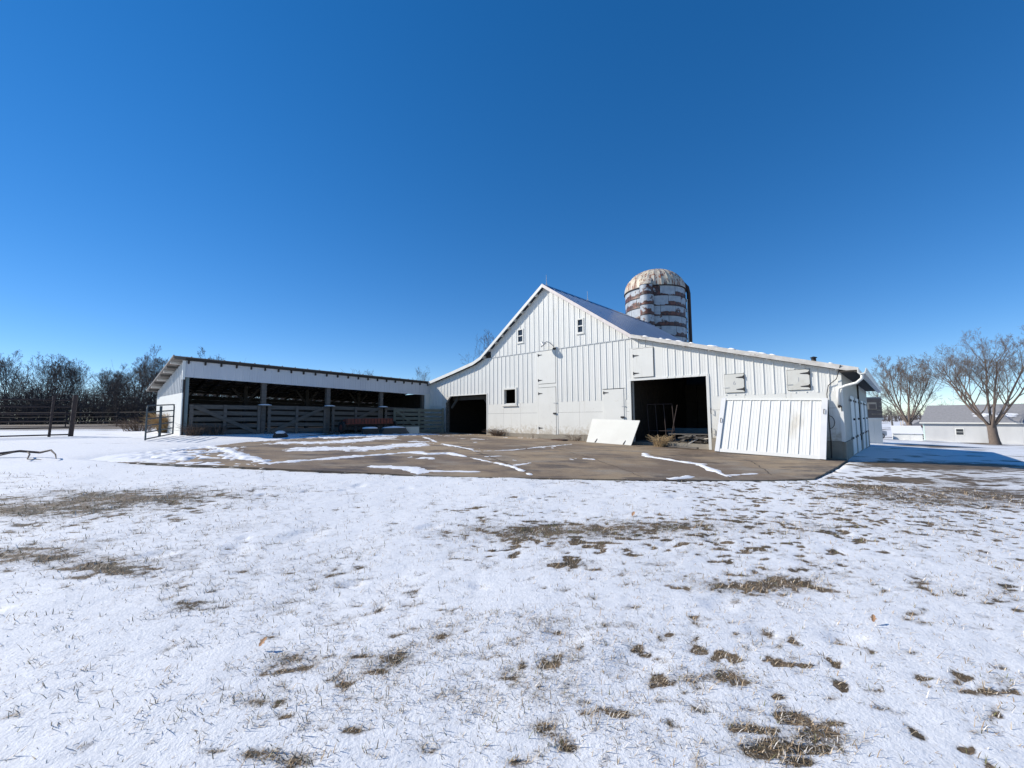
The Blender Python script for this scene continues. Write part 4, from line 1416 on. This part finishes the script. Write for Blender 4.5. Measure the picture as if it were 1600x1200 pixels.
def tree_meshes(tag_, segs, material, minr):
    cut = max(s[2] for s in segs) * .38
    return (seg_mesh('trunk', [s for s in segs if s[2] >= cut], material, minr), seg_mesh('crown', [s for s in segs if s[2] < cut], material, minr))

def put_tree(name, meshes, loc, rz, s, label, group=None, sz=None):
    t = empty(name, loc, rz, label, 'tree', group)
    t.scale = (s, s, sz or s)
    link('trunk', meshes[0], t)
    link('crown', meshes[1], t)
    return t
big = tree_meshes('a', tree_segments(5, 13.0, .47, .17, 7, .95, 5, (7, 5, 5, 4, 3), up=.22, wander=.15, shrink=.57, limb=.50), BARK, .006)
put_tree('bare_tree', big, (55.8, 50.0, g(55.8, 50) - .1), .4, 1.0, 'large spreading bare tree with a stout trunk before the long building', 'bare trees on the right')
big2 = tree_meshes('b', tree_segments(23, 15.2, .46, .18, 8, .78, 5, (7, 5, 5, 4, 3), up=.30, wander=.14, shrink=.55, limb=.50), BARK, .008)
put_tree('bare_tree', big2, (65.5, 70.5, g(65.5, 70.5)), 1.0, .92, 'rounded bare tree left of the long building, behind the wagon', 'bare trees on the right')
protos = [tree_meshes('p%d' % i, tree_segments(40 + i, 12, .22, .24, 5, .55 + .1 * i, 5, (6, 5, 4, 3, 2), up=.3, wander=.2, shrink=.60), BARKD, .012) for i in range(3)]
FAR = [(-92, 78, 1.0, 'at the far left edge'), (-86, 80, 1.08, 'second from the edge, tallest'), (-80, 76, .92, 'third from the left edge'), (-76, 82, .84, 'fourth from the left edge'),
       (-72, 78, .80, 'fifth from the left edge'), (-67, 76, .86, 'sixth from the left edge'), (-62.5, 74, .98, 'seventh from the left, forking high'), (-59, 78, .86, 'eighth from the left'),
       (-55, 76, .80, 'ninth from the left edge'), (-51.5, 72, .92, 'tenth from the left, thin-topped'), (-47.5, 74, .78, 'last before the shed roof')]
for i, (x, y, s, txt) in enumerate(FAR):
    put_tree('bare_tree', protos[i % 3], (x, y, g(x, y) - .1), i * 1.7, s, 'dark bare tree in left tree line, ' + txt, 'trees in the left tree line')
thin = [tree_meshes('t%d' % i, tree_segments(70 + i, 12, .13, .30, 4, .42, 4, (4, 4, 3, 2), up=.4, wander=.16, shrink=.58), BARKD, .010) for i in range(2)]
for i, (x, y, s, txt) in enumerate(((-23.6, 64, .62, 'left one of the pair above the shed roof'), (-20.8, 62, .66, 'right one of the pair above the shed roof'), (-12.4, 60, .62, 'peeping over where shed meets barn'), (-2.2, 52, .98, 'behind the left slope of the barn roof'))):
    put_tree('bare_tree', thin[i % 2], (x, y, g(x, y)), 2 + i, s, 'bare treetop ' + txt, 'treetops behind the buildings')

def thicket(name, label, x0, x1, y0, y1, n, h, material, seed, r=.03):
    rnd = random.Random(seed)
    segs = []
    for i in range(n):
        x, y = rnd.uniform(x0, x1), rnd.uniform(y0, y1)
        p = Vector((x, y, g(x, y) - .1))
        d = Vector((rnd.uniform(-.35, .35), rnd.uniform(-.3, .3), 1)).normalized()
        hh = h * rnd.uniform(.35, 1) * (.75 + .5 * float(vnoise(np.array(x * .15), np.array(y * .1), 3)))
        q = p + d * hh
        rr_ = r * rnd.uniform(.6, 1.6)
        segs.append((p, q, rr_, rr_ * .4))
        for k in range(9):
            f_ = rnd.uniform(.15, .95)
            a = p.lerp(q, f_)
            dd = Vector((rnd.uniform(-1, 1), rnd.uniform(-1, 1), rnd.uniform(-.1, 1.1))).normalized()
            b = a + dd * hh * rnd.uniform(.12, .36)
            segs.append((a, b, rr_ * .55, rr_ * .25))
            c = b + (dd + Vector((rnd.uniform(-.8, .8), rnd.uniform(-.8, .8), .3))).normalized() * hh * .15
            segs.append((b, c, rr_ * .3, rr_ * .15))
    o = link(name, seg_mesh(name, segs, material, .012))
    return tag(o, label, 'thicket', None, 'stuff')
thicket('thicket', 'dense dark leafless brush along the left tree line', -150, -26, 64, 95, 4600, 7.6, BARKF, 3, .042)
thicket('thicket', 'low leafless brush far behind the shed and barn', -30, 20, 95, 110, 250, 3.2, BARKF, 4, .05)
thicket('hedgerow', 'distant leafless hedgerow beyond the fields on the right', 60, 420, 190, 240, 1700, 9, BARKD, 5, .09)

# ------------------------------------------------------------------ buildings on the right
la, lb = Vector((57.8, 60.6, 0)), Vector((63.6, 52.0, 0))
dl = (lb - la).normalized()
bz = -1.75
lbld = empty('long_building', (la.x, la.y, bz), math.atan2(dl.y, dl.x), 'long low white outbuilding with a grey roof and a strip of snow', 'building')
LB, DB, HB, RB = 27.0, 8.0, 2.60, 4.95
nseg = 9
for i in range(nseg):
    MB().box(LB * i / nseg + .004, LB * (i + 1) / nseg - .004, 0, .1, 0, HB).build('wall_panel', WHITE2 if False else mat('grey_white_siding', (.50, .505, .505), (.45, .455, .46), .6, 1.5, (1, 1, .3), bmp=.04), lbld)
MB().box(.0, LB, .1, DB, -.2, HB - .02).build('wall_core', WHITE2, lbld)
MB().prism([(0, 0), (0, 0), (0, 0)], 0, 0) if False else None
mb = MB()
mb.add([(-.02, .0, HB), (-.02, DB, HB), (-.02, DB / 2, RB - .1), (LB, 0, HB), (LB, DB, HB), (LB, DB / 2, RB - .1)], [(0, 2, 1), (3, 4, 5), (0, 1, 4, 3)])
mb.build('gable', WHITE, lbld)
MB().hexa([(-.3, -.35, HB - .05), (LB + .3, -.35, HB - .05), (LB + .3, DB / 2, RB), (-.3, DB / 2, RB), (-.3, -.35, HB + .04), (LB + .3, -.35, HB + .04), (LB + .3, DB / 2, RB + .1), (-.3, DB / 2, RB + .1)]).build('roof', SHINGLE, lbld)
MB().hexa([(-.3, DB + .35, HB - .05), (-.3, DB / 2, RB), (LB + .3, DB / 2, RB), (LB + .3, DB + .35, HB - .05), (-.3, DB + .35, HB + .04), (-.3, DB / 2, RB + .1), (LB + .3, DB / 2, RB + .1), (LB + .3, DB + .35, HB + .04)]).build('roof', SHINGLE, lbld)
MB().box(-.31, LB + .31, -.40, -.352, HB - .10, HB + .045).build('eave_board', WHITE2, lbld)
MB().box(-.06, .12, -.012, -.001, 0, HB - .1).build('corner_board', mat('mint_trim', (.55, .68, .63), (.5, .62, .58), .6, 3), lbld)
def rz_(y): return HB + .04 + (y + .35) / (DB / 2 + .35) * (RB + .06 - HB)
rnd = random.Random(4)
mb = MB()
for i in range(26):
    x = 4.9 + rnd.random() * 3.6
    y = 1.05 + rnd.random() * .8
    a, b = rnd.uniform(.2, .6), rnd.uniform(.08, .2)
    o_ = len(mb.v)
    mb.v.append((x, y, rz_(y) + .05))
    for k in range(8):
        t = k * math.pi / 4
        yy = y + b * math.sin(t)
        mb.v.append((x + a * math.cos(t) * rnd.uniform(.7, 1.1), yy, rz_(yy) + .012))
    for k in range(8):
        mb.f.append((o_, o_ + 1 + k, o_ + 1 + (k + 1) % 8))
mb.build('roof_snow', SNOWM, lbld, True)
for x in (3.2, 9.4, 17.0):
    o = MB().box(x - .06, x + .78, -.03, -.001, .95, 1.85).build('window', WHITE, lbld)
    for k in range(2):
        MB().box(x + .02, x + .70, -.045, -.031, 1.02 + k * .40, 1.37 + k * .40).build('pane', GLASSD, o)
# brown-topped outbuilding behind the barn
bp = Vector((21.75, 31.2, 0))
bb = empty('outbuilding', (bp.x, bp.y, 0), R(-8), 'narrow outbuilding with brown upper storey over white steel siding behind the barn', 'building')
for i in range(9):
    MB().box(.0 + i * .5, .49 + i * .5, -.03, 0, -.3, 1.62).build('siding_panel', WHITE2, bb)
MB().box(0, 4.5, 0, 4.4, -.4, 1.62).build('wall', GALV, bb)
MB().box(-.1, 4.6, -.12, 4.5, 1.62, 1.74).build('trim_band', WHITE, bb)
for k in range(5):
    MB().box(-.05, 4.56 - .0, -.07 - .012 * (k % 2), 4.45, 1.74 + k * .28, 2.012 + k * .28).build('brown_board', BROWNS, bb)
MB().box(-.05, 4.55, -.06, 4.4, 3.12, 3.22).build('roof', SHINGLE, bb)
o = MB().box(3.2, 4.2, -.10, -.08, 2.35, 2.85).build('window', TANP, bb)
MB().box(3.72, 4.15, -.11, -.1005, 2.38, 2.72).build('pane', BROWNS, o)
# low white shed with snowy roof, wagon, red shed
lw = empty('low_shed', (51.3, 58.2, -1.38), R(-40), 'low white shed with a snow-covered roof near the tree', 'shed')
MB().box(0, 2.9, 0, 3.2, -.1, .85).build('wall', WHITE, lw)
MB().hexa([(-.1, -.15, .85), (3.0, -.15, .85), (3.0, 3.3, 1.75), (-.1, 3.3, 1.75), (-.1, -.15, .92), (3.0, -.15, .92), (3.0, 3.3, 1.85), (-.1, 3.3, 1.85)]).build('roof', SNOWM, lw)
MB().box(1.1, 1.7, -.02, -.001, .05, .75).build('door', WHITE2, lw)
wg = empty('hay_wagon', (61.5, 66.3, -1.78), R(-30), 'flat farm wagon with a dark load, beside the long building', 'wagon')
MB().box(-1.2, 1.2, -.8, .8, .55, .68).build('bed', mat('wagon_wood', (.32, .24, .17), (.22, .17, .13), .85, 5), wg)
MB().prism([(-1.0, .68), (1.1, .68), (1.05, 1.15), (.2, 1.22), (-.95, 1.1)], -.7, .7).build('load', DARKWOOD, wg)
for x in (-.8, .85):
    for y in (-.75, .75):
        o = MB().tube([(x, y - .09, .33), (x, y + .09, .33)], .33, 18).build('wheel', RUBBER, wg)
        MB().tube([(x, y - .10, .33), (x, y + .10, .33)], .16, 12).build('rim', CHROME, o)
MB().bar((-1.2, 0, .5), (-2.3, 0, .3), .07, .07).build('drawbar', PIPE, wg)
rs = empty('red_shed', (74, 80, -1.9), R(-20), 'small faded red shed glimpsed beyond the wagon', 'shed')
MB().box(0, 3, 0, 3, 0, 1.9).build('wall', mat('faded_red', (.30, .12, .10), (.24, .10, .085), .8, 4), rs)
MB().prism([(-.2, 1.9), (3.2, 1.9), (1.5, 2.9)], -.2, 3.2).build('roof', SHINGLE, rs)
MB().box(1.0, 1.8, -.03, -.001, 0, 1.5).build('door', WHITE2, rs)
# parked car, mostly hidden behind the outbuilding
car = empty('parked_car', (48.2, 58.5, g(48.2, 58.5)), R(12), 'dark-windowed pale car parked behind the brown-topped outbuilding', 'car')
prof = [(-2.1, .35), (2.0, .35), (2.12, .55), (2.08, .95), (1.2, 1.08), (.75, 1.62), (-1.5, 1.68), (-2.05, 1.1), (-2.15, .7)]
MB().prism(prof, -.85, .85).build('body', CARW, car)
MB().prism([(1.05, 1.1), (.72, 1.56), (-1.42, 1.6), (-1.8, 1.12)], -.87, .87).build('side_glass', GLASSD, car)
MB().hexa([(1.14, -.72, 1.13), (1.17, -.72, 1.13), (1.17, .72, 1.13), (1.14, .72, 1.13), (.80, -.68, 1.58), (.83, -.68, 1.58), (.83, .68, 1.58), (.80, .68, 1.58)]).build('windscreen', GLASSD, car)
for x in (-1.35, 1.3):
    for y in (-.82, .82):
        o = MB().tube([(x, y - .1, .34), (x, y + .1, .34)], .34, 20).build('wheel', RUBBER, car)
        MB().tube([(x, y - .11, .34), (x, y + .11, .34)], .2, 12).build('rim', CHROME, o)
for y in (-.62, .62):
    MB().box(2.05, 2.13, y - .15, y + .15, .72, .86).build('headlight', CHROME, car)
# posts and pole
for k, (x, y, h, txt) in enumerate(((58.8, 66.5, 4.3, 'leaning brown utility pole between the outbuilding and the tree'), (59.5, 66.0, 2.6, 'thin pale post just right of the utility pole'), (61.2, 67.5, 2.9, 'thin pale post second right of the utility pole'))):
    t = empty('pole' if k == 0 else 'thin_post', (x, y, g(x, y)), 0, txt, 'pole')
    MB().tube([(0, 0, -.3), (-.28 if k == 0 else .02, 0, h)], [.14, .10] if k == 0 else .05, 8).build('shaft', WOOD if k == 0 else TANP, t)
    if k == 0:
        MB().bar((-.75, 0, h - .35), (.25, 0, h - .3), .09, .09).build('crossarm', WOOD, t)

# ------------------------------------------------------------------ grass blades through the snow
def blades(n_try, seed):
    r_ = np.random.default_rng(seed)
    dist = 1.35 * np.exp(r_.random(n_try) * math.log(12.0 / 1.35))
    ang = (r_.random(n_try) - .5) * R(125)
    x, y = dist * np.sin(ang), dist * np.cos(ang)
    c = cover(x, y)
    dens = np.clip((.80 - c) * 1.25, .0, 1)
    clump = np.clip((fbm(x * 5, y * 5, 71, 3) - .50) * 4.5, 0, 1) * np.clip(1.3 - c, .15, 1) * .5
    p = np.clip(dens * .8 + clump * .6 + .02, 0, 1)
    ok = (r_.random(n_try) < p) & ~((y > slab_front(x) - .02) & (x > -15) & (x < 10.3))
    return x[ok], y[ok], c[ok], dist[ok]
bx_, by_, bc, bd = blades(560000, 5)
nb = len(bx_)
r_ = np.random.default_rng(9)
bz_ = G(bx_, by_) + relief(bx_, by_, bc) - .005
ln = (.012 + .042 * r_.random(nb) ** 2.2) * (1 + .05 * bd)
an = r_.random(nb) * 6.283
tilt = .35 + 1.15 * r_.random(nb) ** .7
wd = (.0008 + .0010 * r_.random(nb)) * (1 + .15 * bd)
dx, dy, dz = np.cos(an) * np.sin(tilt), np.sin(an) * np.sin(tilt), np.cos(tilt)
sx, sy = -np.sin(an) * wd, np.cos(an) * wd
P0 = np.stack([bx_ - sx, by_ - sy, bz_], -1)
P1 = np.stack([bx_ + sx, by_ + sy, bz_], -1)
mx_, my_, mz_ = bx_ + dx * ln * .55, by_ + dy * ln * .55, bz_ + dz * ln * .62
P2 = np.stack([mx_ + sx * .8, my_ + sy * .8, mz_], -1)
P3 = np.stack([mx_ - sx * .8, my_ - sy * .8, mz_], -1)
P4 = np.stack([bx_ + dx * ln * 1.05, by_ + dy * ln * 1.05, bz_ + dz * ln * .92], -1)
V = np.stack([P0, P1, P2, P3, P4], 1).reshape(-1, 3)
b5 = np.arange(nb)[:, None] * 5
Fa = np.concatenate([b5 + [[0, 1, 2]], b5 + [[0, 2, 3]], b5 + [[3, 2, 4]]], 0)
pal = np.array([(.42, .31, .19), (.30, .21, .12), (.55, .45, .32), (.17, .13, .075), (.15, .15, .055), (.36, .24, .13), (.62, .58, .53)])
ci = r_.choice(7, nb, p=[.18, .13, .20, .10, .05, .07, .27])
green = (fbm(bx_ * .5, by_ * .5, 88, 2) > .56) & (r_.random(nb) < .35) & (bc < .45)
ci[green] = 4
tint = pal[ci] * (.75 + .5 * r_.random((nb, 1)))
tint = np.repeat(np.concatenate([tint, np.ones((nb, 1))], 1)[:, None], 5, 1)
o = np_mesh('dry_grass', V, Fa, BLADE, ('tint', 'FLOAT_COLOR', tint.reshape(-1, 4)), 'stuff', smooth=False)
tag(o, 'short dry grass poking up through the thin snow', 'grass')

# ------------------------------------------------------------------ fallen branch and leaves
bz0 = g(-10.6, 9.4)
br = empty('fallen_branch', (-10.6, 9.4, bz0), 0, 'thin bent bare branch lying on the snow at the left edge', 'branch')
MB().tube([(-.9, .15, .10), (-.45, .3, .16), (-.05, .35, .12), (.3, .25, .18), (.62, .05, .10), (.8, -.1, .02)], [.03, .028, .025, .02, .014, .008], 6).build('stem', PIPE, br)
MB().tube([(-.3, .33, .14), (0, .1, .10), (.35, -.25, .03), (.7, -.3, .02)], [.02, .016, .011, .006], 5).build('fork', PIPE, br)
MB().tube([(-.5, .28, .15), (-.7, .0, .05), (-.95, -.15, .02)], [.016, .011, .006], 5).build('fork', PIPE, br)
def leaf(x, y, s, rz, label):
    mb = MB()
    pts = [(0, -.5), (.22, -.3), (.18, -.1), (.42, .05), (.2, .15), (.22, .38), (0, .55), (-.2, .36), (-.22, .12), (-.4, .0), (-.2, -.12), (-.2, -.32)]
    c = len(pts)
    mb.v = [(px * s, py * s, .25 * s * abs(px)) for px, py in pts] + [(0, 0, 0)]
    mb.v += [(a, b, c_ - .002) for a, b, c_ in mb.v]
    for i in range(c):
        j = (i + 1) % c
        mb.f += [(i, j, c), (c + 1 + j, c + 1 + i, 2 * c + 1), (i, i + c + 1, j + c + 1, j)]
    o = mb.build('leaf', LEAFM)
    o.location = (x, y, g(x, y) + .045)
    o.rotation_euler = (R(48), R(15), rz)
    return tag(o, label, 'leaf', 'dead leaves on the snow')
leaf(-1.56, 2.78, .06, -.6, 'curled brown leaf standing on clean snow at lower left')
leaf(2.62, 3.25, .055, -.5, 'brown leaf on the snow at the far right edge')
leaf(1.62, 5.9, .07, -.7, 'reddish brown leaf on the snow before the apron, right of centre')
